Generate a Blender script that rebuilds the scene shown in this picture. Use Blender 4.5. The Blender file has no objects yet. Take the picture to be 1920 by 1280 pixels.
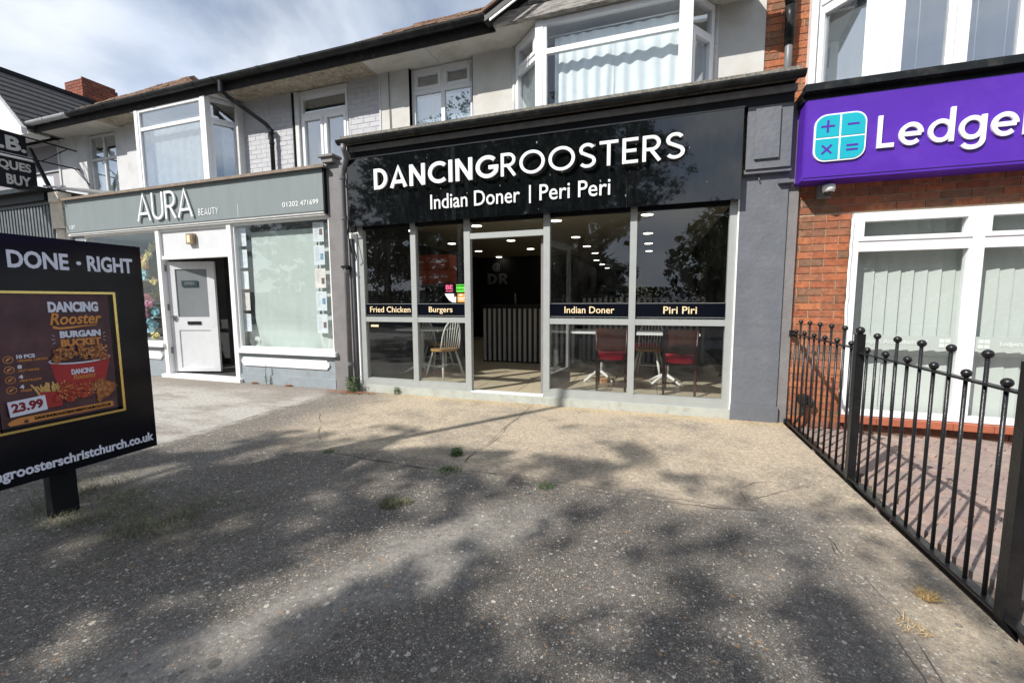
import bpy, bmesh, math, random
from mathutils import Vector, Matrix, noise
R = math.radians
PI = math.pi
rnd = random.Random(7)
scene = bpy.context.scene
C = scene.collection

# ---------------------------------------------------------------- camera
cam_data = bpy.data.cameras.new('camera')
cam = bpy.data.objects.new('camera', cam_data)
C.objects.link(cam)
yaw, pitch, roll = R(-18.3836), R(-5.5352), R(.27509)
fw = Vector((math.sin(yaw)*math.cos(pitch), math.cos(yaw)*math.cos(pitch), math.sin(pitch)))
ri = Vector((math.cos(yaw), -math.sin(yaw), 0)); dn = fw.cross(ri)
ri2 = math.cos(roll)*ri + math.sin(roll)*dn
dn2 = -math.sin(roll)*ri + math.cos(roll)*dn
mw = Matrix((ri2, -dn2, -fw)).transposed().to_4x4()
mw.translation = Vector((0, -5.089, 1.32))
cam.matrix_world = mw
cam_data.sensor_width = 36
cam_data.sensor_fit = 'HORIZONTAL'
cam_data.lens = 36*785.58/1920
cam_data.clip_start = .05
cam_data.clip_end = 1500
scene.camera = cam

# ---------------------------------------------------------------- sky and sun
SUN = Vector((.66, .90, -1.0))          # direction the light travels
elev = math.atan2(1, math.hypot(.66, .90))
world = bpy.data.worlds.new('World'); scene.world = world
world.use_nodes = True
nt = world.node_tree; nt.nodes.clear()
def N(t, kind, **k):
    n = t.nodes.new(kind)
    for a, b in k.items(): setattr(n, a, b)
    return n
out = N(nt, 'ShaderNodeOutputWorld'); bg = N(nt, 'ShaderNodeBackground')
sky = N(nt, 'ShaderNodeTexSky', sky_type='NISHITA')
sky.sun_disc = False; sky.sun_elevation = elev; sky.sun_rotation = math.atan2(-.66, -.90) % (2*PI)
sky.air_density = 1.0; sky.dust_density = .6; sky.ozone_density = 1.3
tc = N(nt, 'ShaderNodeTexCoord')
sep = N(nt, 'ShaderNodeSeparateXYZ'); nt.links.new(tc.outputs['Generated'], sep.inputs[0])
zz = N(nt, 'ShaderNodeMath', operation='MAXIMUM'); nt.links.new(sep.outputs[2], zz.inputs[0]); zz.inputs[1].default_value = .0
za = N(nt, 'ShaderNodeMath', operation='ADD'); nt.links.new(zz.outputs[0], za.inputs[0]); za.inputs[1].default_value = .25
dx = N(nt, 'ShaderNodeMath', operation='DIVIDE'); nt.links.new(sep.outputs[0], dx.inputs[0]); nt.links.new(za.outputs[0], dx.inputs[1])
dy = N(nt, 'ShaderNodeMath', operation='DIVIDE'); nt.links.new(sep.outputs[1], dy.inputs[0]); nt.links.new(za.outputs[0], dy.inputs[1])
cv = N(nt, 'ShaderNodeCombineXYZ'); nt.links.new(dx.outputs[0], cv.inputs[0]); nt.links.new(dy.outputs[0], cv.inputs[1]); cv.inputs[2].default_value = .7
n1 = N(nt, 'ShaderNodeTexNoise'); n1.inputs['Scale'].default_value = 1.15; n1.inputs['Detail'].default_value = 9; n1.inputs['Roughness'].default_value = .52; n1.inputs['Distortion'].default_value = .35
nt.links.new(cv.outputs[0], n1.inputs['Vector'])
r1 = N(nt, 'ShaderNodeValToRGB'); r1.color_ramp.elements[0].position = .34; r1.color_ramp.elements[1].position = .55
nt.links.new(n1.outputs['Fac'], r1.inputs[0])
n2 = N(nt, 'ShaderNodeTexNoise'); n2.inputs['Scale'].default_value = 2.1; n2.inputs['Detail'].default_value = 7
nt.links.new(cv.outputs[0], n2.inputs['Vector'])
r2 = N(nt, 'ShaderNodeValToRGB')
r2.color_ramp.elements[0].position = .36; r2.color_ramp.elements[0].color = (5.6, 6.4, 7.8, 1)
r2.color_ramp.elements[1].position = .60; r2.color_ramp.elements[1].color = (7.7, 8.2, 8.9, 1)
nt.links.new(n2.outputs['Fac'], r2.inputs[0])
mixc = N(nt, 'ShaderNodeMixRGB'); nt.links.new(r1.outputs[0], mixc.inputs[0]); nt.links.new(sky.outputs[0], mixc.inputs[1]); nt.links.new(r2.outputs[0], mixc.inputs[2])
nt.links.new(mixc.outputs[0], bg.inputs[0]); bg.inputs[1].default_value = .10
nt.links.new(bg.outputs[0], out.inputs[0])

sl = bpy.data.lights.new('sun', 'SUN'); sl.energy = 5.0; sl.angle = R(.53); sl.color = (1, .96, .895)
so = bpy.data.objects.new('sun', sl); C.objects.link(so)
so.rotation_euler = SUN.to_track_quat('-Z', 'Y').to_euler(); so.location = (-10, -14, 20)

vs = scene.view_settings
vs.view_transform = 'Standard'; vs.look = 'None'; vs.gamma = 1; vs.use_curve_mapping = False
vs.exposure = 0.28
scene.cycles.use_denoising = True
scene.cycles.max_bounces = 8; scene.cycles.transparent_max_bounces = 16

# ---------------------------------------------------------------- materials
def mat(name, col, rough=.6, metal=0., var=.12, vs_=5., bump=0., bs=60., spec=.4, col2=None, dirt=None, dscale=1.5, drange=(.5, .7), coat=0., stretch=None, objrand=None):
    m = bpy.data.materials.new(name); m.use_nodes = True
    t = m.node_tree; b = t.nodes['Principled BSDF']
    b.inputs['Roughness'].default_value = rough; b.inputs['Metallic'].default_value = metal
    b.inputs['Specular IOR Level'].default_value = spec
    if coat: b.inputs['Coat Weight'].default_value = coat; b.inputs['Coat Roughness'].default_value = .04
    g = N(t, 'ShaderNodeNewGeometry'); vec = g.outputs['Position']
    if stretch:
        mp = N(t, 'ShaderNodeMapping'); mp.inputs['Scale'].default_value = stretch; t.links.new(vec, mp.inputs[0]); vecs = mp.outputs[0]
    else: vecs = vec
    n = N(t, 'ShaderNodeTexNoise'); n.inputs['Scale'].default_value = vs_; n.inputs['Detail'].default_value = 6; n.inputs['Roughness'].default_value = .62
    t.links.new(vecs, n.inputs['Vector'])
    r = N(t, 'ShaderNodeValToRGB')
    c2 = col2 or tuple(min(1, c*(1+var)) for c in col); c1 = tuple(c*(1-var) for c in col)
    if col2: c1 = col
    r.color_ramp.elements[0].position = .32; r.color_ramp.elements[0].color = (*c1, 1)
    r.color_ramp.elements[1].position = .68; r.color_ramp.elements[1].color = (*c2, 1)
    t.links.new(n.outputs['Fac'], r.inputs[0]); colout = r.outputs[0]
    if objrand:
        oi = N(t, 'ShaderNodeObjectInfo'); rr = N(t, 'ShaderNodeValToRGB'); rr.color_ramp.interpolation = 'LINEAR'
        els = rr.color_ramp.elements
        while len(els) < len(objrand): els.new(.5)
        for i, c in enumerate(objrand): els[i].position = i/(len(objrand)-1); els[i].color = (*c, 1)
        t.links.new(oi.outputs['Random'], rr.inputs[0])
        mx = N(t, 'ShaderNodeMixRGB', blend_type='MULTIPLY'); mx.inputs[0].default_value = 1
        t.links.new(colout, mx.inputs[1]); t.links.new(rr.outputs[0], mx.inputs[2]); colout = mx.outputs[0]
    if dirt:
        dn_ = N(t, 'ShaderNodeTexNoise'); dn_.inputs['Scale'].default_value = dscale; dn_.inputs['Detail'].default_value = 9; dn_.inputs['Roughness'].default_value = .68
        t.links.new(vecs, dn_.inputs['Vector'])
        dr = N(t, 'ShaderNodeValToRGB'); dr.color_ramp.elements[0].position = drange[0]; dr.color_ramp.elements[1].position = drange[1]
        t.links.new(dn_.outputs['Fac'], dr.inputs[0])
        mx = N(t, 'ShaderNodeMixRGB'); t.links.new(dr.outputs[0], mx.inputs[0]); t.links.new(colout, mx.inputs[1]); mx.inputs[2].default_value = (*dirt, 1)
        colout = mx.outputs[0]
    t.links.new(colout, b.inputs['Base Color'])
    if bump:
        bn = N(t, 'ShaderNodeTexNoise'); bn.inputs['Scale'].default_value = bs; bn.inputs['Detail'].default_value = 5
        t.links.new(vec, bn.inputs['Vector'])
        bp = N(t, 'ShaderNodeBump'); bp.inputs['Strength'].default_value = bump; bp.inputs['Distance'].default_value = .01
        t.links.new(bn.outputs['Fac'], bp.inputs['Height']); t.links.new(bp.outputs[0], b.inputs['Normal'])
    return m

def glass(name, refl=1.4, tint=(.95, .962, .96), dirt=.0, wob=.0, base=.045):
    m = bpy.data.materials.new(name); m.use_nodes = True
    t = m.node_tree; t.nodes.clear()
    o = N(t, 'ShaderNodeOutputMaterial'); mx = N(t, 'ShaderNodeMixShader')
    tr = N(t, 'ShaderNodeBsdfTransparent'); tr.inputs[0].default_value = (*tint, 1)
    gl = N(t, 'ShaderNodeBsdfGlossy'); gl.inputs['Roughness'].default_value = .003; gl.inputs[0].default_value = (.95, .97, 1, 1)
    lw = N(t, 'ShaderNodeLayerWeight'); lw.inputs[0].default_value = .5
    p = N(t, 'ShaderNodeMath', operation='POWER'); t.links.new(lw.outputs['Facing'], p.inputs[0]); p.inputs[1].default_value = 5
    a = N(t, 'ShaderNodeMath', operation='MULTIPLY_ADD'); t.links.new(p.outputs[0], a.inputs[0]); a.inputs[1].default_value = .8; a.inputs[2].default_value = base
    s = N(t, 'ShaderNodeMath', operation='MULTIPLY', use_clamp=True); t.links.new(a.outputs[0], s.inputs[0]); s.inputs[1].default_value = refl
    t.links.new(s.outputs[0], mx.inputs[0]); t.links.new(tr.outputs[0], mx.inputs[1]); t.links.new(gl.outputs[0], mx.inputs[2])
    final = mx.outputs[0]
    if wob:
        g = N(t, 'ShaderNodeNewGeometry'); n = N(t, 'ShaderNodeTexNoise'); n.inputs['Scale'].default_value = 1.3; t.links.new(g.outputs['Position'], n.inputs['Vector'])
        bp = N(t, 'ShaderNodeBump'); bp.inputs['Strength'].default_value = wob; bp.inputs['Distance'].default_value = .02; t.links.new(n.outputs[0], bp.inputs['Height'])
        t.links.new(bp.outputs[0], gl.inputs['Normal'])
    if dirt:
        g = N(t, 'ShaderNodeNewGeometry'); n = N(t, 'ShaderNodeTexNoise'); n.inputs['Scale'].default_value = 9; n.inputs['Detail'].default_value = 8; n.inputs['Roughness'].default_value = .7
        mp = N(t, 'ShaderNodeMapping'); mp.inputs['Scale'].default_value = (1.2, 1, .35); t.links.new(g.outputs['Position'], mp.inputs[0]); t.links.new(mp.outputs[0], n.inputs['Vector'])
        r = N(t, 'ShaderNodeValToRGB'); r.color_ramp.elements[0].position = .42; r.color_ramp.elements[1].position = .85; r.color_ramp.elements[1].color = (dirt, dirt, dirt, 1)
        t.links.new(n.outputs[0], r.inputs[0])
        d = N(t, 'ShaderNodeBsdfDiffuse'); d.inputs[0].default_value = (.5, .5, .47, 1)
        m2 = N(t, 'ShaderNodeMixShader'); t.links.new(r.outputs[0], m2.inputs[0]); t.links.new(final, m2.inputs[1]); t.links.new(d.outputs[0], m2.inputs[2]); final = m2.outputs[0]
    t.links.new(final, o.inputs[0]); return m

def emit(name, col, s):
    m = bpy.data.materials.new(name); m.use_nodes = True
    t = m.node_tree; b = t.nodes['Principled BSDF']; b.inputs['Emission Color'].default_value = (*col, 1); b.inputs['Emission Strength'].default_value = s
    b.inputs['Base Color'].default_value = (.8, .8, .8, 1); return m

def pebble_mat(name, base1, base2, chip=.55, chipscale=75., stain=(.30, .29, .27), stain_rng=(.52, .72), reveal=None, dark=None):
    """surface with exposed aggregate: small stones of several colours set in a matrix"""
    m = bpy.data.materials.new(name); m.use_nodes = True
    t = m.node_tree; b = t.nodes['Principled BSDF']; b.inputs['Roughness'].default_value = .82; b.inputs['Specular IOR Level'].default_value = .3
    L = t.links.new
    g = N(t, 'ShaderNodeNewGeometry'); pos = g.outputs['Position']
    # matrix colour
    n = N(t, 'ShaderNodeTexNoise'); n.inputs['Scale'].default_value = 190; n.inputs['Detail'].default_value = 3; L(pos, n.inputs['Vector'])
    r = N(t, 'ShaderNodeValToRGB'); r.color_ramp.elements[0].position = .35; r.color_ramp.elements[0].color = (*base1, 1); r.color_ramp.elements[1].position = .7; r.color_ramp.elements[1].color = (*base2, 1)
    L(n.outputs[0], r.inputs[0]); col = r.outputs[0]
    # large stains
    ns = N(t, 'ShaderNodeTexNoise'); ns.inputs['Scale'].default_value = 1.1; ns.inputs['Detail'].default_value = 9; ns.inputs['Roughness'].default_value = .66; L(pos, ns.inputs['Vector'])
    rs = N(t, 'ShaderNodeValToRGB'); rs.color_ramp.elements[0].position = stain_rng[0]; rs.color_ramp.elements[1].position = stain_rng[1]; rs.color_ramp.elements[1].color = (.8, .8, .8, 1); L(ns.outputs[0], rs.inputs[0])
    mx = N(t, 'ShaderNodeMixRGB'); L(rs.outputs[0], mx.inputs[0]); L(col, mx.inputs[1]); mx.inputs[2].default_value = (*stain, 1); col = mx.outputs[0]
    if dark:
        nd = N(t, 'ShaderNodeTexNoise'); nd.inputs['Scale'].default_value = .9; nd.inputs['Detail'].default_value = 8; nd.inputs['Roughness'].default_value = .7
        mp = N(t, 'ShaderNodeMapping'); mp.inputs['Location'].default_value = (7, 3, 1); L(pos, mp.inputs[0]); L(mp.outputs[0], nd.inputs['Vector'])
        rd = N(t, 'ShaderNodeValToRGB'); rd.color_ramp.elements[0].position = .5; rd.color_ramp.elements[1].position = .66; L(nd.outputs[0], rd.inputs[0])
        mx = N(t, 'ShaderNodeMixRGB'); L(rd.outputs[0], mx.inputs[0]); L(col, mx.inputs[1]); mx.inputs[2].default_value = (*dark, 1); col = mx.outputs[0]
    if reveal:
        nr = N(t, 'ShaderNodeTexNoise'); nr.inputs['Scale'].default_value = 2.6; nr.inputs['Detail'].default_value = 7; L(pos, nr.inputs['Vector'])
        rr = N(t, 'ShaderNodeValToRGB'); rr.color_ramp.elements[0].position = reveal[0]; rr.color_ramp.elements[1].position = reveal[1]; L(nr.outputs[0], rr.inputs[0])
    hsum = None
    for k, (sc, thr, rad) in enumerate(((chipscale, chip, .42), (chipscale*1.9, chip-.12, .45))):
        v = N(t, 'ShaderNodeTexVoronoi'); v.inputs['Scale'].default_value = sc; v.inputs['Randomness'].default_value = 1
        if k == 0:
            dn2_ = N(t, 'ShaderNodeTexNoise'); dn2_.inputs['Scale'].default_value = sc*1.3; L(pos, dn2_.inputs['Vector'])
            va = N(t, 'ShaderNodeMixRGB', blend_type='ADD'); va.inputs[0].default_value = .012; L(pos, va.inputs[1]); L(dn2_.outputs['Color'], va.inputs[2]); L(va.outputs[0], v.inputs['Vector'])
        else: L(pos, v.inputs['Vector'])
        s = N(t, 'ShaderNodeSeparateColor'); L(v.outputs['Color'], s.inputs[0])
        a = N(t, 'ShaderNodeMath', operation='GREATER_THAN'); L(s.outputs[0], a.inputs[0]); a.inputs[1].default_value = thr
        rsz = N(t, 'ShaderNodeMath', operation='MULTIPLY_ADD'); L(s.outputs[1], rsz.inputs[0]); rsz.inputs[1].default_value = .28; rsz.inputs[2].default_value = rad-.22
        d = N(t, 'ShaderNodeMath', operation='LESS_THAN'); L(v.outputs['Distance'], d.inputs[0]); L(rsz.outputs[0], d.inputs[1])
        f = N(t, 'ShaderNodeMath', operation='MULTIPLY'); L(a.outputs[0], f.inputs[0]); L(d.outputs[0], f.inputs[1]); fac = f.outputs[0]
        if reveal:
            f2 = N(t, 'ShaderNodeMath', operation='MULTIPLY'); L(fac, f2.inputs[0]); L(rr.outputs[0], f2.inputs[1]); fac = f2.outputs[0]
        cr = N(t, 'ShaderNodeValToRGB'); els = cr.color_ramp.elements; cr.color_ramp.interpolation = 'CONSTANT'
        cols = [(.12, .11, .10), (.27, .24, .21), (.20, .19, .18), (.46, .42, .37), (.16, .15, .15), (.36, .35, .33), (.38, .24, .14), (.75, .72, .66), (.23, .21, .19)]
        while len(els) < len(cols): els.new(.5)
        for i, c in enumerate(cols): els[i].position = i/len(cols); els[i].color = (*c, 1)
        L(s.outputs[2], cr.inputs[0])
        mx = N(t, 'ShaderNodeMixRGB'); L(fac, mx.inputs[0]); L(col, mx.inputs[1]); L(cr.outputs[0], mx.inputs[2]); col = mx.outputs[0]
        if hsum is None: hsum = fac
        else:
            hh = N(t, 'ShaderNodeMath', operation='MAXIMUM'); L(hsum, hh.inputs[0]); L(fac, hh.inputs[1]); hsum = hh.outputs[0]
    L(col, b.inputs['Base Color'])
    nb = N(t, 'ShaderNodeTexNoise'); nb.inputs['Scale'].default_value = 160; nb.inputs['Detail'].default_value = 5; L(pos, nb.inputs['Vector'])
    ha = N(t, 'ShaderNodeMath', operation='MULTIPLY_ADD'); L(hsum, ha.inputs[0]); ha.inputs[1].default_value = .4; L(nb.outputs[0], ha.inputs[2])
    bp = N(t, 'ShaderNodeBump'); bp.inputs['Strength'].default_value = .75; bp.inputs['Distance'].default_value = .006; L(ha.outputs[0], bp.inputs['Height']); L(bp.outputs[0], b.inputs['Normal'])
    return m


def forecourt_mat():
    """one continuous old forecourt: tarred aggregate that passes into sandy concrete by the shops"""
    m = bpy.data.materials.new('forecourt_surface'); m.use_nodes = True
    t = m.node_tree; b = t.nodes['Principled BSDF']; b.inputs['Roughness'].default_value = .84; b.inputs['Specular IOR Level'].default_value = .28
    L = t.links.new
    def mth(op, a, c=None, d=None, clamp=False):
        n = N(t, 'ShaderNodeMath', operation=op, use_clamp=clamp)
        for i, q in enumerate((a, c, d)):
            if q is None: continue
            if isinstance(q, (int, float)): n.inputs[i].default_value = q
            else: L(q, n.inputs[i])
        return n.outputs[0]
    def noi(scale, detail=5, rough=.6, loc=(0, 0, 0), sc=(1, 1, 1), out_=0, rot=0):
        mp = N(t, 'ShaderNodeMapping'); mp.inputs['Location'].default_value = loc; mp.inputs['Scale'].default_value = sc; mp.inputs['Rotation'].default_value = (0, 0, rot); L(pos, mp.inputs[0])
        n = N(t, 'ShaderNodeTexNoise'); n.inputs['Scale'].default_value = scale; n.inputs['Detail'].default_value = detail; n.inputs['Roughness'].default_value = rough; L(mp.outputs[0], n.inputs['Vector']); return n.outputs[out_]
    def ramp(v, a, c, c0=(0, 0, 0), c1=(1, 1, 1)):
        r = N(t, 'ShaderNodeValToRGB'); r.color_ramp.elements[0].position = a; r.color_ramp.elements[0].color = (*c0, 1); r.color_ramp.elements[1].position = c; r.color_ramp.elements[1].color = (*c1, 1); L(v, r.inputs[0]); return r.outputs[0]
    def step(v, a, c):
        n = N(t, 'ShaderNodeMapRange', interpolation_type='SMOOTHSTEP'); L(v, n.inputs['Value']); n.inputs['From Min'].default_value = a; n.inputs['From Max'].default_value = c; return n.outputs[0]
    def mix(f, a, c, mode='MIX'):
        n = N(t, 'ShaderNodeMixRGB', blend_type=mode)
        for i, q in enumerate((f, a, c)):
            if isinstance(q, tuple): n.inputs[i].default_value = (*q, 1)
            elif isinstance(q, (int, float)): n.inputs[i].default_value = q
            else: L(q, n.inputs[i])
        return n.outputs[0]
    g = N(t, 'ShaderNodeNewGeometry'); pos = g.outputs['Position']
    sp = N(t, 'ShaderNodeSeparateXYZ'); L(pos, sp.inputs[0]); px, py = sp.outputs[0], sp.outputs[1]
    wob = noi(1.7, 6, .62); wobf = noi(9, 4, .6, (3, 1, 0))
    yd = mth('ADD', mth('MULTIPLY_ADD', wob, .95, -.475), py); yd = mth('ADD', mth('MULTIPLY_ADD', wobf, .16, -.08), yd)
    xd = mth('ADD', mth('MULTIPLY_ADD', wob, .7, -.35), px); xf = mth('ADD', mth('MULTIPLY_ADD', wobf, .30, -.15), px)
    # zones
    beige = mth('MULTIPLY', step(yd, -2.36, -1.92), step(xd, -4.1, -3.1))
    strip = mth('MULTIPLY', step(xd, .82, 1.22), .75)
    beige = mth('MAXIMUM', beige, strip)
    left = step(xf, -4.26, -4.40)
    palegrey = mth('MULTIPLY', left, mth('MULTIPLY', step(yd, -2.95, -2.25), step(mth('MULTIPLY', yd, -1.0), .10, 1.0)))  # paler grey surface of the left forecourt, thinning towards shops and road
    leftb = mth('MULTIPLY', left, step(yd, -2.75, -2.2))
    # matrix of tar and fine stones
    fine = noi(210, 3, .6); tar = ramp(fine, .32, .72, (.047, .043, .039), (.205, .188, .166))
    v0 = N(t, 'ShaderNodeTexVoronoi'); v0.inputs['Scale'].default_value = 118; L(pos, v0.inputs['Vector'])
    s0 = N(t, 'ShaderNodeSeparateColor'); L(v0.outputs['Color'], s0.inputs[0])
    cell = ramp(s0.outputs[1], .0, 1.0, (.10, .092, .083), (.34, .31, .27))
    tar = mix(mth('MULTIPLY', mth('LESS_THAN', v0.outputs['Distance'], .40), .72), tar, cell)
    worn_ = ramp(noi(.95, 9, .68, (2, 5, 0), (1.0, .55, 1), rot=R(38)), .46, .66)
    tar = mix(mth('MULTIPLY', worn_, .42), tar, mix(1.0, tar, (.17, .16, .145), 'ADD'))
    tar = mix(mth('MULTIPLY', ramp(noi(.6, 7, .6, (9, 2, 4)), .52, .66), .45), tar, mix(1.0, tar, (.62, .60, .58), 'MULTIPLY'))
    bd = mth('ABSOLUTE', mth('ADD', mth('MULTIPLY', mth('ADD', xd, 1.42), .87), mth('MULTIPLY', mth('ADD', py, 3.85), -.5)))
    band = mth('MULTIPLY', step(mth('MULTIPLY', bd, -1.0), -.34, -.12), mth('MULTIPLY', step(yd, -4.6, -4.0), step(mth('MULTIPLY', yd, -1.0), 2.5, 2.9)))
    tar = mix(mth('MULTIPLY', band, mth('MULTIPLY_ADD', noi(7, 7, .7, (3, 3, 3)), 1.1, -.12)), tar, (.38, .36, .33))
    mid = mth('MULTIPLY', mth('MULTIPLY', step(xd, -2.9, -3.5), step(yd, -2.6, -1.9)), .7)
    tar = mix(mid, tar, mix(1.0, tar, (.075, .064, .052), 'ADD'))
    # sandy concrete
    sand = ramp(noi(120, 5, .65), .33, .70, (.35, .29, .21), (.68, .575, .44))
    sand = mix(mth('MULTIPLY', ramp(noi(1.5, 9, .7, (4, 0, 2)), .46, .64), .75), sand, (.20, .178, .148))
    sand = mix(mth('MULTIPLY', ramp(noi(4.5, 8, .7, (1, 7, 2)), .52, .70), .5), sand, (.62, .54, .42))
    sand = mix(mth('MULTIPLY', step(py, -.30, .0), .5), sand, (.56, .42, .22))
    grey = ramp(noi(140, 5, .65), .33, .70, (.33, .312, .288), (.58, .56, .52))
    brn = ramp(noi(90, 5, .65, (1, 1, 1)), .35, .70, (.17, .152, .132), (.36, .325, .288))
    base = mix(beige, tar, sand); base = mix(leftb, base, brn); base = mix(mth('MULTIPLY', palegrey, ramp(noi(1.9, 8, .65, (8, 8, 0), (.5, 1.3, 1)), .34, .52)), base, grey)
    base = mix(.85, base, ramp(noi(30, 6, .72, (6, 1, 2)), .34, .68, (.58, .57, .56), (1.32, 1.30, 1.27)), 'MULTIPLY')
    base = mix(mth('MULTIPLY', ramp(noi(62, 4, .7, (2, 2, 8)), .52, .66), mth('MULTIPLY', beige, .55)), base, (.13, .115, .10))
    # embedded pebbles
    gate = ramp(noi(2.3, 7, .65, (5, 5, 1)), .26, .46)
    dens = mix(beige, (1, 1, 1), gate); dens = mth('MULTIPLY', dens, mth('MULTIPLY_ADD', leftb, -.85, 1.0))
    dens2 = ramp(noi(1.2, 6, .6, (0, 9, 3)), .30, .62, (.45, .45, .45), (1, 1, 1))
    hs = None; col = base
    for k, (sc, thr, rad, rv) in enumerate(((33, .74, .20, .24), (56, .60, .17, .30), (98, .52, .2, .28))):
        dv_ = N(t, 'ShaderNodeTexNoise'); dv_.inputs['Scale'].default_value = sc*1.2; L(pos, dv_.inputs['Vector'])
        va = N(t, 'ShaderNodeMixRGB', blend_type='ADD'); va.inputs[0].default_value = .9/sc; L(pos, va.inputs[1]); L(dv_.outputs['Color'], va.inputs[2])
        v = N(t, 'ShaderNodeTexVoronoi'); v.inputs['Scale'].default_value = sc; L(va.outputs[0], v.inputs['Vector'])
        s = N(t, 'ShaderNodeSeparateColor'); L(v.outputs['Color'], s.inputs[0])
        f = mth('MULTIPLY', mth('GREATER_THAN', mth('MULTIPLY', s.outputs[0], dens2), thr*.76), mth('LESS_THAN', v.outputs['Distance'], mth('MULTIPLY_ADD', s.outputs[1], rv, rad-.06)))
        f = mth('MULTIPLY', f, dens)
        cr_ = N(t, 'ShaderNodeValToRGB'); cr_.color_ramp.interpolation = 'CONSTANT'; els = cr_.color_ramp.elements
        cols = [(.16, .145, .13), (.30, .27, .24), (.20, .185, .17), (.36, .33, .29), (.24, .23, .22), (.13, .12, .115), (.52, .47, .40), (.34, .22, .13), (.30, .27, .24), (.64, .60, .53), (.21, .19, .17), (.46, .41, .33)]
        while len(els) < len(cols): els.new(.5)
        for i, c in enumerate(cols): els[i].position = i/len(cols); els[i].color = (*c, 1)
        L(s.outputs[2], cr_.inputs[0])
        peb = mix(mth('MULTIPLY', beige, .35), cr_.outputs[0], mix(1.0, cr_.outputs[0], (.20, .17, .12), 'ADD'))
        col = mix(f, col, peb); hs = f if hs is None else mth('MAXIMUM', hs, f)
    vg = N(t, 'ShaderNodeTexVoronoi'); vg.inputs['Scale'].default_value = 2.7; L(pos, vg.inputs['Vector']); sg_ = N(t, 'ShaderNodeSeparateColor'); L(vg.outputs['Color'], sg_.inputs[0])
    gum = mth('MULTIPLY', mth('LESS_THAN', vg.outputs['Distance'], mth('MULTIPLY_ADD', sg_.outputs[1], .035, .028)), mth('MULTIPLY', mth('GREATER_THAN', sg_.outputs[0], .45), .6))
    col = mix(gum, col, (.05, .048, .045))
    L(col, b.inputs['Base Color'])
    hh = mth('ADD', mth('MULTIPLY', hs, .35), mth('MULTIPLY', fine, 1.0)); hh = mth('ADD', hh, mth('MULTIPLY', noi(14, 5), .9))
    bp = N(t, 'ShaderNodeBump'); bp.inputs['Strength'].default_value = .8; bp.inputs['Distance'].default_value = .007; L(hh, bp.inputs['Height']); L(bp.outputs[0], b.inputs['Normal'])
    return m

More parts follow.
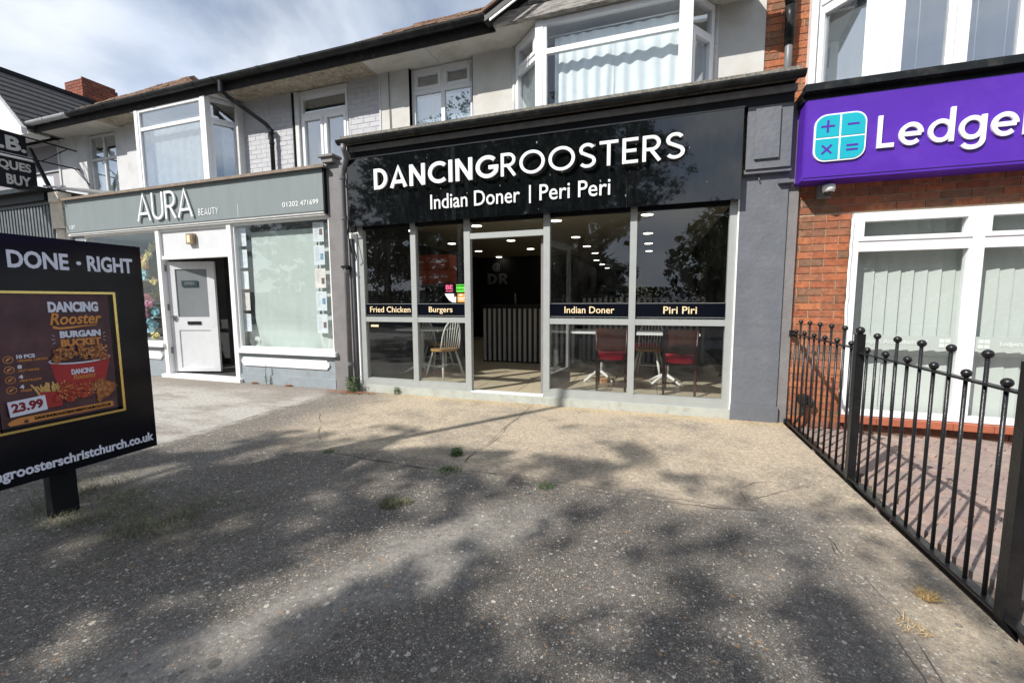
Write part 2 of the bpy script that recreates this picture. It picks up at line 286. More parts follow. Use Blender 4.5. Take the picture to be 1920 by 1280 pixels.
Mt = dict(
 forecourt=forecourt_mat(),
 asphalt=pebble_mat('asphalt', (.028, .027, .026), (.165, .155, .142), chip=.36, chipscale=66, stain=(.23, .22, .20), stain_rng=(.46, .66)),
 worn=pebble_mat('worn_forecourt', (.30, .29, .27), (.38, .37, .345), chip=.66, chipscale=62, stain=(.46, .44, .40), stain_rng=(.5, .75), dark=(.22, .21, .20)),
 concrete=pebble_mat('old_concrete', (.36, .295, .21), (.48, .40, .295), chip=.40, chipscale=62, stain=(.54, .47, .35), stain_rng=(.5, .72), reveal=(.38, .52), dark=(.19, .17, .145)),
 haunch=pebble_mat('weathered_haunching', (.17, .15, .125), (.27, .24, .19), chip=.42, chipscale=60, stain=(.33, .29, .22), stain_rng=(.45, .65), dark=(.11, .10, .09)),
 road=mat('road_asphalt', (.05, .05, .052), .9, bump=.3, bs=90),
 pave=mat('pavement_slab', (.30, .29, .27), .85, bump=.2),
 kerb=mat('kerb_stone', (.34, .33, .31), .8),
 crack=mat('crack_dirt', (.06, .052, .045), .95, var=.4),
 block=mat('paving_block', (.31, .245, .22), .88, var=.25, vs_=30, bump=.4, bs=120, objrand=[(.75, .72, .72), (1, .95, .9), (.85, .8, .82), (1.15, 1.05, .95), (.95, .85, .8)], dirt=(.25, .22, .19), dscale=6),
 sand=mat('joint_sand', (.10, .085, .07), .95, var=.3, vs_=40),
 brick=mat('facing_brick', (.37, .128, .062), .84, var=.3, vs_=28, bump=.45, bs=150, objrand=[(1, 1, 1), (.80, .88, 1), (1.15, 1.1, 1), (.58, .92, 1.2), (1.05, 1, .95), (.82, .78, .8), (.55, .88, 1.1), (1.2, 1.25, 1.15), (.95, .95, .9)]),
 chimbrick=mat('chimney_brick', (.27, .085, .05), .88, var=.35, vs_=14, bump=.5, bs=60, dirt=(.12, .06, .05), dscale=7, objrand=[(1, 1, 1), (.7, .7, .75), (1.2, 1.1, 1)]),
 brickdark=mat('plinth_brick', (.25, .105, .07), .85, var=.22, vs_=28, bump=.4, bs=150, objrand=[(1, 1, 1), (.8, .85, .9), (1.2, 1.1, 1.05)]),
 mortar=mat('mortar', (.50, .42, .30), .9, var=.15, vs_=40, bump=.4, bs=200),
 mortar_dk=mat('mortar_dark', (.30, .25, .20), .9, var=.2, vs_=40),
 terracotta=mat('terracotta_sill', (.38, .115, .062), .6, var=.15, vs_=10),
 pbrick=mat('painted_brick', (.50, .50, .525), .75, var=.07, vs_=14, bump=.5, bs=60, dirt=(.33, .32, .31), dscale=3.5, drange=(.6, .8)),
 pgroove=mat('painted_joint', (.455, .455, .48), .8, var=.15, vs_=20),
 render=mat('cream_render', (.59, .58, .555), .88, var=.06, vs_=4, bump=.35, bs=220, dirt=(.50, .46, .39), dscale=2.2, drange=(.5, .8)),
 render_gr=mat('grey_render', (.60, .60, .61), .85, var=.06, vs_=4, bump=.3, bs=160, dirt=(.42, .41, .40), dscale=2.5, drange=(.55, .8)),
 white_render=mat('white_render', (.74, .74, .72), .85, var=.06, bump=.4, bs=70),
 soffit=mat('white_soffit', (.60, .575, .52), .85, var=.06, vs_=3, dirt=(.36, .32, .25), dscale=2.8, drange=(.5, .85)),
 roughcast=mat('roughcast_soffit', (.40, .35, .27), .95, var=.35, vs_=22, bump=.9, bs=110, dirt=(.20, .17, .13), dscale=6),
 upvc=mat('white_upvc', (.80, .81, .82), .35, var=.03, vs_=3, dirt=(.66, .65, .62), dscale=5, drange=(.6, .85)),
 oldwhite=mat('old_white_paint', (.62, .62, .61), .6, var=.08, vs_=12, bump=.15, dirt=(.40, .38, .35), dscale=9, drange=(.58, .75)),
 whitegloss=mat('white_gloss_paint', (.80, .80, .79), .4, var=.03, bump=.08, bs=30, dirt=(.55, .53, .50), dscale=9, drange=(.64, .8)),
 shopgrey=mat('shop_grey_blue', (.205, .24, .245), .55, var=.06, vs_=2.5, bump=.08, bs=50, dirt=(.18, .20, .205), dscale=5, drange=(.55, .85), stretch=(3, 1, .6)),
 riser=mat('riser_grey_blue', (.27, .305, .335), .7, var=.08, vs_=5, bump=.35, bs=35, dirt=(.23, .24, .24), dscale=7),
 pilgrey=mat('dark_grey_masonry', (.135, .145, .165), .55, var=.10, vs_=4, bump=.55, bs=22, dirt=(.18, .185, .20), dscale=5, drange=(.5, .8)),
 pilgrey2=mat('mid_grey_masonry', (.20, .19, .19), .7, var=.12, vs_=5, bump=.4, bs=40),
 black=mat('black_paint', (.007, .008, .010), .5, spec=.2, var=.3, vs_=5, bump=.05, bs=30),
 blackmetal=mat('black_painted_steel', (.010, .010, .011), .34, var=.3, vs_=12, bump=.2, bs=70, spec=.42, dirt=(.07, .035, .02), dscale=22, drange=(.66, .74)),
 gutterblk=mat('black_gutter', (.012, .014, .015), .38, var=.3, vs_=8, spec=.25, dirt=(.04, .04, .036), dscale=8),
 guttergr=mat('grey_gutter', (.42, .43, .44), .35, var=.1),
 fasciaold=mat('peeling_fascia', (.018, .016, .015), .8, var=.4, vs_=14, bump=.6, bs=60, dirt=(.13, .11, .09), dscale=14, drange=(.6, .72)),
 acrylic=mat('gloss_black_panel', (.004, .005, .006), .03, var=.1, spec=.95, dirt=(.02, .021, .023), dscale=5, drange=(.5, .9), stretch=(3, 1, .8)),
 board=mat('gloss_black_board', (.003, .004, .008), .14, var=.1, spec=.28),
 alu=mat('grey_aluminium', (.40, .42, .41), .45, metal=.25, var=.05, vs_=8, dirt=(.30, .31, .29), dscale=8, drange=(.6, .85)),
 plinth=mat('painted_plinth', (.42, .44, .40), .75, var=.08, vs_=6, bump=.2, bs=60, dirt=(.30, .29, .25), dscale=8, drange=(.5, .75)),
 lead=mat('grey_lead', (.20, .205, .21), .6, var=.2, vs_=8, bump=.2),
 coping=mat('lichen_coping', (.20, .19, .17), .95, var=.5, vs_=45, bump=.9, bs=120, dirt=(.34, .30, .22), dscale=20, drange=(.5, .7)),
 pipegr=mat('grey_pipe_paint', (.16, .16, .17), .38, var=.12, vs_=8),
 tileroof=mat('clay_roof_tile', (.20, .12, .085), .9, var=.35, vs_=18, bump=.6, bs=60, dirt=(.30, .22, .14), dscale=9, drange=(.5, .7)),
 slate=mat('dark_slate', (.055, .052, .052), .7, var=.3, vs_=10, bump=.3),
 timber=mat('weathered_timber', (.33, .31, .29), .9, var=.4, vs_=9, bump=.6, bs=50, dirt=(.13, .12, .11), dscale=7, drange=(.5, .62), stretch=(.8, 1, 7)),
 white_letter=mat('white_letter', (.84, .86, .86), .3, var=.02),
 cream_letter=mat('cream_letter', (.86, .68, .42), .5, var=.03),
 grey_letter=mat('brushed_letter', (.30, .30, .30), .4, metal=.5, var=.1),
 purple=mat('purple_sign', (.085, .02, .36), .38, var=.05, vs_=2, dirt=(.105, .03, .40), dscale=3),
 purple_dk=mat('dark_purple_edge', (.03, .012, .09), .5),
 teal=mat('teal_tile', (.01, .40, .50), .35, var=.04),
 curtain=mat('white_curtain', (.76, .82, .86), .9, var=.05, vs_=8),
 net=mat('net_curtain', (.62, .64, .62), .9, var=.15, vs_=14, bump=.2),
 lace=mat('lace_net', (.70, .76, .80), .9, var=.3, vs_=70, bump=.5, bs=60),
 blind=mat('grey_green_blind', (.60, .64, .61), .8, var=.03, vs_=3),
 greencloth=mat('pale_green_cloth', (.52, .585, .56), .9, var=.04, vs_=3),
 greycloth=mat('dusty_window_back', (.27, .29, .30), .9, var=.1),
 paper=mat('printed_paper', (.76, .80, .84), .8, var=.03),
 paperpink=mat('cream_paper', (.80, .76, .72), .8, var=.03),
 ink=mat('printed_ink', (.25, .28, .33), .8), photo=mat('printed_photo', (.20, .14, .12), .6, var=.5, vs_=60), photoblue=mat('printed_blue_photo', (.20, .36, .50), .6, var=.4, vs_=60),
 dark=mat('dark_interior', (.035, .037, .04), .8, var=.2), darkwall=mat('black_wall', (.004, .004, .0045), .6, var=.2),
 ceil=mat('cream_ceiling', (.60, .54, .42), .85, var=.04), tile=mat('beige_floor_tile', (.46, .40, .29), .32, var=.12, vs_=9, dirt=(.38, .33, .25), dscale=6, objrand=[(.92, .92, .92), (1.05, 1.05, 1.04), (1, .98, .96)]),
 grout=mat('grout', (.22, .19, .15), .9), walltile=mat('black_wall_tile', (.012, .014, .018), .25, var=.3, vs_=5), wallgrout=mat('pale_wall_grout', (.16, .17, .17), .8),
 slat=mat('grey_slat', (.36, .36, .36), .5, var=.05), slatback=mat('black_slat_back', (.01, .01, .011), .7), mahog=mat('dark_brown_wood', (.045, .015, .010), .35, var=.3, vs_=6),
 red=mat('red_vinyl', (.62, .006, .035), .35, var=.05), tabletop=mat('white_tabletop', (.78, .80, .80), .25, var=.02), chairwhite=mat('white_chair_paint', (.70, .70, .66), .45, var=.05, vs_=10),
 seatwood=mat('honey_seat_wood', (.46, .26, .10), .4, var=.2, vs_=10), boxred=mat('orange_red_box', (.40, .085, .045), .7, var=.15, vs_=6), wood=mat('raw_wood_block', (.50, .27, .13), .7, var=.2, vs_=12),
 doorpaint=mat('grey_white_door', (.62, .63, .65), .45, var=.04, dirt=(.48, .48, .48), dscale=7, drange=(.6, .85)), frost=mat('frosted_pane', (.20, .215, .225), .25, var=.08, vs_=2),
 signdark=mat('dark_sign_plate', (.03, .055, .065), .4), chrome=mat('steel', (.5, .5, .5), .25, metal=1.), brass=mat('polished_brass', (.66, .52, .20), .16, metal=1., var=.1), bronze=mat('bronze_lamp', (.30, .22, .14), .4, metal=.5, var=.3),
 shutter=mat('grey_corrugated', (.12, .14, .15), .5, var=.15, dirt=(.20, .20, .20), dscale=6), cream_block=mat('flaking_cream_paint', (.66, .60, .50), .8, var=.15, vs_=9, bump=.4, dirt=(.30, .25, .2), dscale=9, drange=(.6, .7)),
 mauve=mat('mauve_board', (.30, .285, .31), .8, var=.08, vs_=3), silver=mat('silver_sign_letter', (.46, .46, .44), .5, var=.1), signblack=mat('old_black_sign', (.006, .006, .012), .5, spec=.2, var=.3),
 leaf=mat('leaf_green', (.045, .085, .022), .55, var=.45, vs_=2.5), leafdk=mat('conifer_green', (.018, .036, .016), .6, var=.5, vs_=2.5), bark=mat('bark', (.10, .08, .06), .95, var=.35, vs_=12, bump=.6, bs=40),
 weed=mat('weed_green', (.085, .135, .045), .6, var=.35, vs_=30), grass=mat('grass_green', (.15, .155, .085), .8, var=.4, vs_=25), straw=mat('dry_grass', (.50, .36, .17), .8, var=.25, vs_=30), deadleaf=mat('dead_leaf', (.30, .13, .06), .8, var=.4, vs_=40),
 stone=mat('loose_stone', (.42, .38, .33), .8, var=.5, vs_=60), greenst=mat('green_sticker', (.12, .72, .06), .5), orangest=mat('orange_sticker', (.80, .30, .03), .5), pinkst=mat('pink_print', (.85, .12, .24), .5), whitest=mat('white_print', (.85, .85, .83), .5),
 poster=mat('maroon_poster', (.085, .038, .045), .35, var=.35, vs_=7, dirt=(.05, .028, .045), dscale=5), orange=mat('orange_print', (.62, .26, .07), .5), redprint=mat('red_print', (.38, .03, .03), .5), chicken=mat('fried_brown_print', (.36, .13, .045), .6, var=.6, vs_=60),
 chickenhi=mat('pale_crumb_print', (.55, .27, .10), .6, var=.4, vs_=80), chickenred=mat('red_glaze_print', (.36, .05, .03), .6, var=.55, vs_=60), fries=mat('fries_print', (.62, .40, .13), .6, var=.3, vs_=60), boardletter=mat('board_letter', (.72, .74, .84), .5, var=.02), redtext=mat('dark_red_print', (.22, .01, .02), .5),
 cctv=mat('white_plastic', (.78, .78, .76), .35, var=.02), dome=mat('smoked_dome', (.02, .02, .02), .1), pinkf=mat('pink_paper_flower', (.65, .22, .35), .8, var=.3, vs_=40), bluef=mat('blue_paper_flower', (.30, .62, .72), .8, var=.2, vs_=40), orangef=mat('orange_paper_flower', (.75, .22, .08), .8, var=.3, vs_=40),
 yellowf=mat('yellow_paper_flower', (.80, .65, .25), .8, var=.3, vs_=40), house=mat('far_house_render', (.62, .58, .48), .9), lampmetal=mat('galvanised_steel', (.35, .36, .36), .5, metal=.5), light=emit('ceiling_lamp_glow', (1, .93, .78), 6.5), frostfilm=mat('frosted_film', (.42, .47, .44), .6, var=.03), frosttxt=mat('film_letter', (.62, .67, .64), .6),
 glass=glass('shop_glass', 1.15, dirt=.014, wob=.03), glassup=glass('upper_glass', 3.2, (.90, .93, .95), dirt=.03, wob=.12, base=.085), glassdoor=glass('door_glass', .7, base=.04), brown=mat('brown_timber_trim', (.22, .17, .13), .7, var=.3, vs_=9))

# ---------------------------------------------------------------- builders
org = {}
class MB:
    def __init__(s): s.v = []; s.f = []; s.sm = []; s.ch = []
    def add(s, vs_, fs, smooth=False):
        o = len(s.v); c = len(s.f); s.v += [tuple(v) for v in vs_]; s.f += [tuple(i+o for i in f) for f in fs]; s.sm += [smooth]*len(fs); s.ch.append((o, len(s.v), c, len(s.f))); return s
    def box(s, x0, x1, y0, y1, z0, z1):
        if x0 > x1: x0, x1 = x1, x0
        if y0 > y1: y0, y1 = y1, y0
        if z0 > z1: z0, z1 = z1, z0
        return s.add([(x0, y0, z0), (x1, y0, z0), (x1, y1, z0), (x0, y1, z0), (x0, y0, z1), (x1, y0, z1), (x1, y1, z1), (x0, y1, z1)],
                     [(0, 3, 2, 1), (4, 5, 6, 7), (0, 1, 5, 4), (1, 2, 6, 5), (2, 3, 7, 6), (3, 0, 4, 7)])
    def prism(s, pts, a, b):
        """pts: bottom polygon in 3D, extruded by vector (b)"""
        n = len(pts); P = [Vector(p) for p in pts]; Q = [p+Vector(b) for p in P]
        return s.add(P+Q, [tuple(range(n))[::-1], tuple(range(n, 2*n))]+[(i, (i+1) % n, n+(i+1) % n, n+i) for i in range(n)])
    def wall(s, a, b, th, z0, z1):
        """upright slab from plan point a to b, thickness th to its left side"""
        a = Vector((a[0], a[1], 0)); b = Vector((b[0], b[1], 0)); d = (b-a).normalized(); n = Vector((-d.y, d.x, 0))*th
        P = [a, b, b+n, a+n]
        return s.prism([(p.x, p.y, z0) for p in P], 0, (0, 0, z1-z0))
    def tube(s, path, r, n=8, smooth=True, cap=True):
        P = [Vector(p) for p in path]; rs = r if isinstance(r, (list, tuple)) else [r]*len(P)
        vs_ = []; fs = []; ref = None
        for i, p in enumerate(P):
            d = (P[min(i+1, len(P)-1)]-P[max(i-1, 0)]).normalized()
            if ref is None: ref = Vector((0, 0, 1)) if abs(d.z) < .9 else Vector((1, 0, 0))
            u = d.cross(ref).normalized(); w = u.cross(d).normalized(); ref = w
            if abs(d.dot(ref)) > .99: ref = Vector((1, 0, 0))
            for k in range(n):
                a = 2*PI*k/n; vs_.append(p+(u*math.cos(a)+w*math.sin(a))*rs[i])
        for i in range(len(P)-1):
            for k in range(n):
                a = i*n+k; b = i*n+(k+1) % n; fs.append((a, b, b+n, a+n))
        s.add(vs_, fs, smooth)
        if cap:
            o = len(s.v)-len(vs_); s.f += [tuple(o+k for k in range(n))[::-1], tuple(o+(len(P)-1)*n+k for k in range(n))]; s.sm += [False, False]; q = s.ch[-1]; s.ch[-1] = (q[0], q[1], q[2], len(s.f))
        return s
    def ball(s, c, r, n=10, m=7, sc=(1, 1, 1)):
        vs_ = []; fs = []
        for i in range(m+1):
            t = PI*i/m
            for k in range(n):
                a = 2*PI*k/n; vs_.append((c[0]+r*sc[0]*math.sin(t)*math.cos(a), c[1]+r*sc[1]*math.sin(t)*math.sin(a), c[2]-r*sc[2]*math.cos(t)))
        for i in range(m):
            for k in range(n):
                a = i*n+k; b = i*n+(k+1) % n; fs.append((a, b, b+n, a+n))
        return s.add(vs_, fs, True)
    def disc(s, c, r, z0, z1, n=20):
        P = [(c[0]+r*math.cos(2*PI*k/n), c[1]+r*math.sin(2*PI*k/n), z0) for k in range(n)]
        return s.prism(P, 0, (0, 0, z1-z0))
    def build_split(s, name, m, parent=None):
        """every separate solid becomes an object of its own"""
        r = []
        for (a, b, c, d) in s.ch:
            q = MB(); q.v = s.v[a:b]; q.f = [tuple(i-a for i in f) for f in s.f[c:d]]; q.sm = s.sm[c:d]; r.append(q.build(name, m, parent))
        return r
    def mesh(s, name):
        me = bpy.data.meshes.new(name); me.from_pydata(s.v, [], s.f); me.polygons.foreach_set('use_smooth', s.sm); me.update()
        bm = bmesh.new(); bm.from_mesh(me); bmesh.ops.recalc_face_normals(bm, faces=bm.faces); bm.to_mesh(me); bm.free()
        return me
    def build(s, name, m, parent=None, **tags):
        o0 = org.get(parent.name, Vector()) if parent else Vector()
        if o0.length: s.v = [tuple(Vector(v)-o0) for v in s.v]
        me = s.mesh(name); me.materials.append(Mt[m] if isinstance(m, str) else m)
        o = bpy.data.objects.new(name, me); C.objects.link(o)
        if parent: o.parent = parent; org[o.name] = o0.copy()
        else: org[o.name] = Vector()
        for k, v in tags.items(): o[k] = v
        return o

def tag(o, label, cat, group=None):
    o['label'] = label; o['category'] = cat
    if group: o['group'] = group
    return o
def thing(name, loc, label, cat, group=None, rz=0):
    o = bpy.data.objects.new(name, None); C.objects.link(o); o.location = loc; o.rotation_euler.z = rz
    o.empty_display_size = .2
    org[o.name] = Vector(loc); return tag(o, label, cat, group)
def part_copy(name, me, loc, parent, scale=None, rot=None):
    o = bpy.data.objects.new(name, me); C.objects.link(o); o.parent = parent
    o.location = Vector(loc)-org[parent.name]
    if scale: o.scale = scale
    if rot: o.rotation_euler = rot
    return o
def kids(o): return [c for c in bpy.data.objects if c.parent == o]
def dup(root, loc, rz, label, group=None):
    def rec(o, par):
        c = o.copy(); C.objects.link(c); c.parent = par
        for ch in kids(o): rec(ch, c)
        return c
    r = rec(root, None); r.location = loc; r.rotation_euler.z = rz; r['label'] = label
    if group: r['group'] = group
    return r
def B(x0, x1, y0, y1, z0, z1): return MB().box(x0, x1, y0, y1, z0, z1)

# text: built-in font turned into solid letters fitted to a width and a height
dg = bpy.context.evaluated_depsgraph_get
def text_mesh(body, w, h, depth=.004, bold=0., shear=0.):
    cu = bpy.data.curves.new('text', 'FONT'); cu.body = body; cu.size = 1; cu.extrude = .5; cu.offset = bold; cu.shear = shear; cu.resolution_u = 3
    ob = bpy.data.objects.new('text', cu); C.objects.link(ob)
    d = dg(); d.update(); me = bpy.data.meshes.new_from_object(ob.evaluated_get(d))
    bpy.data.objects.remove(ob); bpy.data.curves.remove(cu)
    xs = [v.co.x for v in me.vertices]; ys = [v.co.y for v in me.vertices]
    x0, x1, y0, y1 = min(xs), max(xs), min(ys), max(ys)
    sx = w/(x1-x0); sy = h/(y1-y0)
    mb = MB(); mb.v = [((v.co.x-x0)*sx, (v.co.y-y0)*sy, v.co.z*depth) for v in me.vertices]
    mb.f = [tuple(p.vertices) for p in me.polygons]; mb.sm = [False]*len(mb.f)
    bpy.data.meshes.remove(me); return mb
def place(mb, p, facing):
    """(u, v, depth) -> world. facing '-y': u=x ; '+x': u=y"""
    if facing == '-y': mb.v = [(p[0]+u, p[1]-d, p[2]+v) for u, v, d in mb.v]
    else: mb.v = [(p[0]+d, p[1]+u, p[2]+v) for u, v, d in mb.v]
    return mb
def put_text(body, p, w, h, m, parent, facing='-y', depth=.004, bold=0., name='lettering', shear=0., rot=0):
    mb = text_mesh(body, w, h, depth, bold, shear)
    if rot:
        c, s_ = math.cos(rot), math.sin(rot); mb.v = [(u*c-v*s_, u*s_+v*c, d) for u, v, d in mb.v]
    return place(mb, p, facing).build(name, m, parent)

# drawn letters: every letter is a set of strokes of even width
def arc(cx, cy, rx, ry, a0, a1, n=18): return [(cx+rx*math.cos(R(a0+(a1-a0)*i/n)), cy+ry*math.sin(R(a0+(a1-a0)*i/n))) for i in range(n+1)]
def glyph(ch, s):
    h = s/2
    if ch == 'D': return .68, [[(h, 0), (h, 1)], [(h, 1-h), (.24, 1-h)]+arc(.24, .5, .44-h, .5-h, 90, -90)+[(h, h)]]
    if ch == 'A': return .80, [[(.0+h*.7, 0), (.40, 1-h*.5), (.80-h*.7, 0)], [(.17, .27), (.63, .27)]]
    if ch == 'N': return .74, [[(h, 0), (h, 1)], [(h, 1-h*.4), (.74-h, h*.4)], [(.74-h, 1), (.74-h, 0)]]
    if ch == 'C': return .80, [arc(.5, .5, .5-h, .5-h, 48, 312)]
    if ch == 'G': return .92, [arc(.5, .5, .5-h, .5-h, 45, 328)+[(.96-h, .47)], [(.96-h+h, .47), (.55, .47)]]
    if ch == 'I': return s, [[(h, 0), (h, 1)]]
    if ch == 'R': return .62, [[(h, 0), (h, 1)], [(h, 1-h), (.30, 1-h)]+arc(.30, .70, .30-h, .30-h, 90, -90)+[(h, .40+h)], [(.30, .42), (.60-h*.4, 0)]]
    if ch == 'O': return 1.0, [arc(.5, .5, .5-h, .5-h, 0, 360, 32)]
    if ch == 'S': return .60, [arc(.30, .735, .27-h*.7, .265-h, 25, 215, 14)+arc(.31, .27, .29-h*.7, .27-h, 45, -150, 16)]
    if ch == 'T': return .66, [[(0, 1-h), (.66, 1-h)], [(.33, 1-h), (.33, 0)]]
    if ch == 'E': return .54, [[(h, 0), (h, 1)], [(h, 1-h), (.54, 1-h)], [(h, .5), (.48, .5)], [(h, h), (.54, h)]]
    if ch == 'U': return .66, [[(h, 1), (h, .33)]+arc(.33, .33, .33-h, .33-h, 180, 360)+[(.66-h, 1)]]
    if ch == 'B': return .58, [[(h, 0), (h, 1)], [(h, 1-h), (.30, 1-h)]+arc(.30, .75, .22-h*.6, .25-h, 90, -90)+[(h, .5)], [(.3, .5)]+arc(.30, .26, .27-h, .26-h, 90, -90)+[(h, h)]]
    if ch == 'Y': return .72, [[(h*.6, 1), (.36, .45), (.72-h*.6, 1)], [(.36, .5), (.36, 0)]]
    if ch == 'L': return .50, [[(h, 1), (h, h), (.50, h)]]
    x = .70                                     # x-height
    if ch == 'e': return .70, [[(.02+h, x/2), (.70-h, x/2)], arc(.35, x/2, .35-h, x/2-h, 2, 315, 24)]
    if ch == 'd': return .72, [arc(.35, x/2, .35-h, x/2-h, 0, 360, 26), [(.72-h, 0), (.72-h, 1.02)]]
    if ch == 'g': return .72, [arc(.35, x/2, .35-h, x/2-h, 0, 360, 26), [(.72-h, x), (.72-h, .02)]+arc(.37, -.02, .35-h, .28-h, 0, -150, 14)]
    if ch == 'r': return .42, [[(h, 0), (h, x)], arc(.38, .38, .38-h, x-.38-h, 175, 80, 10)]
    if ch == 's': return .46, [arc(.23, .515, .20-h*.5, .185-h, 30, 220, 12)+arc(.24, .18, .22-h*.5, .18-h, 50, -150, 12)]
    return .4, []
def ribbon(mb, pts, w, z0, z1):
    P = []
    for a, b in pts:
        if not P or (Vector((a, b))-P[-1]).length > .012: P.append(Vector((a, b)))
    closed = (P[0]-P[-1]).length < .013
    if closed: P = P[:-1]
    n = len(P); Lp = []; Rp = []
    for i in range(n):
        a = P[i-1] if (i > 0 or closed) else None; c = P[(i+1) % n] if (i < n-1 or closed) else None
        d1 = (P[i]-a).normalized() if a is not None else None; d2 = (c-P[i]).normalized() if c is not None else None
        if d1 is None: d1 = d2
        if d2 is None: d2 = d1
        m = (d1+d2).normalized() if (d1+d2).length > 1e-5 else d1
        nn = Vector((-m.y, m.x)); k = 1/max(.72, nn.dot(Vector((-d1.y, d1.x))))
        Lp.append(P[i]+nn*w/2*k); Rp.append(P[i]-nn*w/2*k)
    vs_ = [(p.x, p.y, z1) for p in Lp]+[(p.x, p.y, z1) for p in Rp]+[(p.x, p.y, z0) for p in Lp]+[(p.x, p.y, z0) for p in Rp]
    fs = []
    for i in range(n if closed else n-1):
        j = (i+1) % n
        fs += [(i, j, n+j, n+i), (2*n+i, 3*n+i, 3*n+j, 2*n+j), (i, 2*n+i, 2*n+j, j), (n+i, n+j, 3*n+j, 3*n+i)]
    if not closed: fs += [(0, n, 3*n, 2*n), (n-1, 3*n-1, 4*n-1, 2*n-1)][:1]+[(n-1, 3*n-1, 4*n-1, 2*n-1)]
    mb.add(vs_, fs)
def letter_mesh(ch, capw, caph, s, depth):
    w, st = glyph(ch, s); mb = MB()
    for k, p in enumerate(st): ribbon(mb, p, s, 0-.0005*k, depth/caph+.004*k)
    mb.v = [(u*capw, v*caph, d*caph) for u, v, d in mb.v]
    return w*capw, mb
def put_letters(word, x0, x1, y, z, h, s, depth, m, parent, gap=.14, facing='-y', name='letter', standoff=0., strokes=None):
    """word from x0 to x1 with letters as objects of their own"""
    ss = strokes or [s]*len(word)
    tot = sum(glyph(c, q)[0] for c, q in zip(word, ss))+gap*(len(word)-1)
    k = (x1-x0)/tot; x = x0
    for c, q in zip(word, ss):
        w, mb = letter_mesh(c, k, h, q, depth)
        place(mb, (x, y-standoff if facing == '-y' else y, z), facing).build(name, m, parent)
        x += w+gap*k

def window(parent, x0, x1, z0, z1, y, fr=.05, mullions=(), rails=(), m='upvc', gl='glassup', dep=.06, name='window', sash=None, axis=None):
    """a framed window in a wall facing -y, or along a plan line axis=(a, b) with x measured along it"""
    F = MB(); G = MB()
    def bx(mb, a0, a1, d0, d1, c0, c1):
        if axis is None: mb.box(a0, a1, y+d0, y+d1, c0, c1)
        else:
            a = Vector((axis[0][0], axis[0][1], 0)); b = Vector((axis[1][0], axis[1][1], 0)); u = (b-a).normalized(); n = Vector((-u.y, u.x, 0))
            P = [a+u*a0+n*d0, a+u*a1+n*d0, a+u*a1+n*d1, a+u*a0+n*d1]
            mb.prism([(p.x, p.y, c0) for p in P], 0, (0, 0, c1-c0))
    bx(F, x0, x0+fr, 0, dep, z0, z1); bx(F, x1-fr, x1, 0, dep, z0, z1)
    bx(F, x0+fr, x1-fr, 0, dep, z0, z0+fr); bx(F, x0+fr, x1-fr, 0, dep, z1-fr, z1)
    xs = [x0+fr]+[q for mm in mullions for q in (mm-fr*.5, mm+fr*.5)]+[x1-fr]
    for mm in mullions: bx(F, mm-fr*.5, mm+fr*.5, .002, dep-.002, z0+fr, z1-fr)
    zs = [z0+fr]+[q for mm in rails for q in (mm-fr*.5, mm+fr*.5)]+[z1-fr]
    for i in range(0, len(xs), 2):
        for mm in rails: bx(F, xs[i], xs[i+1], .004, dep-.004, mm-fr*.5, mm+fr*.5)
        for j in range(0, len(zs), 2):
            a0, a1, c0, c1 = xs[i], xs[i+1], zs[j], zs[j+1]
            if sash and sash(i//2, j//2):
                q = .042
                for (p0, p1, q0, q1) in ((a0, a0+q, c0, c1), (a1-q, a1, c0, c1), (a0+q, a1-q, c0, c0+q), (a0+q, a1-q, c1-q, c1)): bx(F, p0, p1, -.012, dep-.012, q0, q1)
                a0 += q; a1 -= q; c0 += q; c1 -= q
            bx(G, a0, a1, dep*.45, dep*.45+.006, c0, c1)
    f = F.build(name, m, parent); p = G.build('pane', gl, f)
    return f

BL, BH = .215, .065
def brick_panel(parent, x0, x1, z0, z1, y, m='brick', depth=.10, proud=.007, course=.075, name='brick', off=0, seed=1, cut=None, flat=False):
    """running bond, each brick an object sharing one mesh"""
    rr = random.Random(seed); mesh = None
    nz = int(math.ceil((z1-z0)/course-1e-6))
    for r in range(nz):
        zb = z0+r*course; zt = min(zb+course-.010, z1)
        if zt-zb < .02: continue
        x = x0-(BL+.01)*((.5 if (r+off) % 2 else 0)+.3)
        while x < x1:
            a = max(x, x0); b = min(x+BL, x1)
            if b-a > .016 and not (cut and cut((a+b)/2, (zb+zt)/2)):
                if mesh is None:
                    mesh = MB().box(-.5, .5, -.5, .5, -.5, .5).mesh('brick'); mesh.materials.append(Mt[m] if isinstance(m, str) else m)
                pr_ = proud+rr.uniform(-.0015, .0015)
                part_copy(name, mesh, ((a+b)/2, y-pr_+depth/2, (zb+zt)/2), parent, scale=(b-a, depth, zt-zb), rot=(0, rr.uniform(-.004, .004), 0))
            x += BL+.01
def st(o): o['kind'] = 'structure'; return o
def jag(pts, amp=.012, step=.12, seed=3):
    q = []
    for i, a in enumerate(pts):
        b = pts[(i+1) % len(pts)]; A = Vector(a); Bv = Vector(b); n = max(1, int((Bv-A).length/step))
        for k in range(n):
            p = A.lerp(Bv, k/n); w = noise.noise(Vector((p.x*3.1, p.y*3.1, seed)))*amp*2+noise.noise(Vector((p.x*11, p.y*11, seed)))*amp
            q.append((p.x+w, p.y+w*.8))
    return q
def sheet(name, pts, z0, z1, m, parent=None, **k):
    return MB().prism([(a, b, z0) for a, b in pts], 0, (0, 0, z1-z0)).build(name, m, parent, **k)

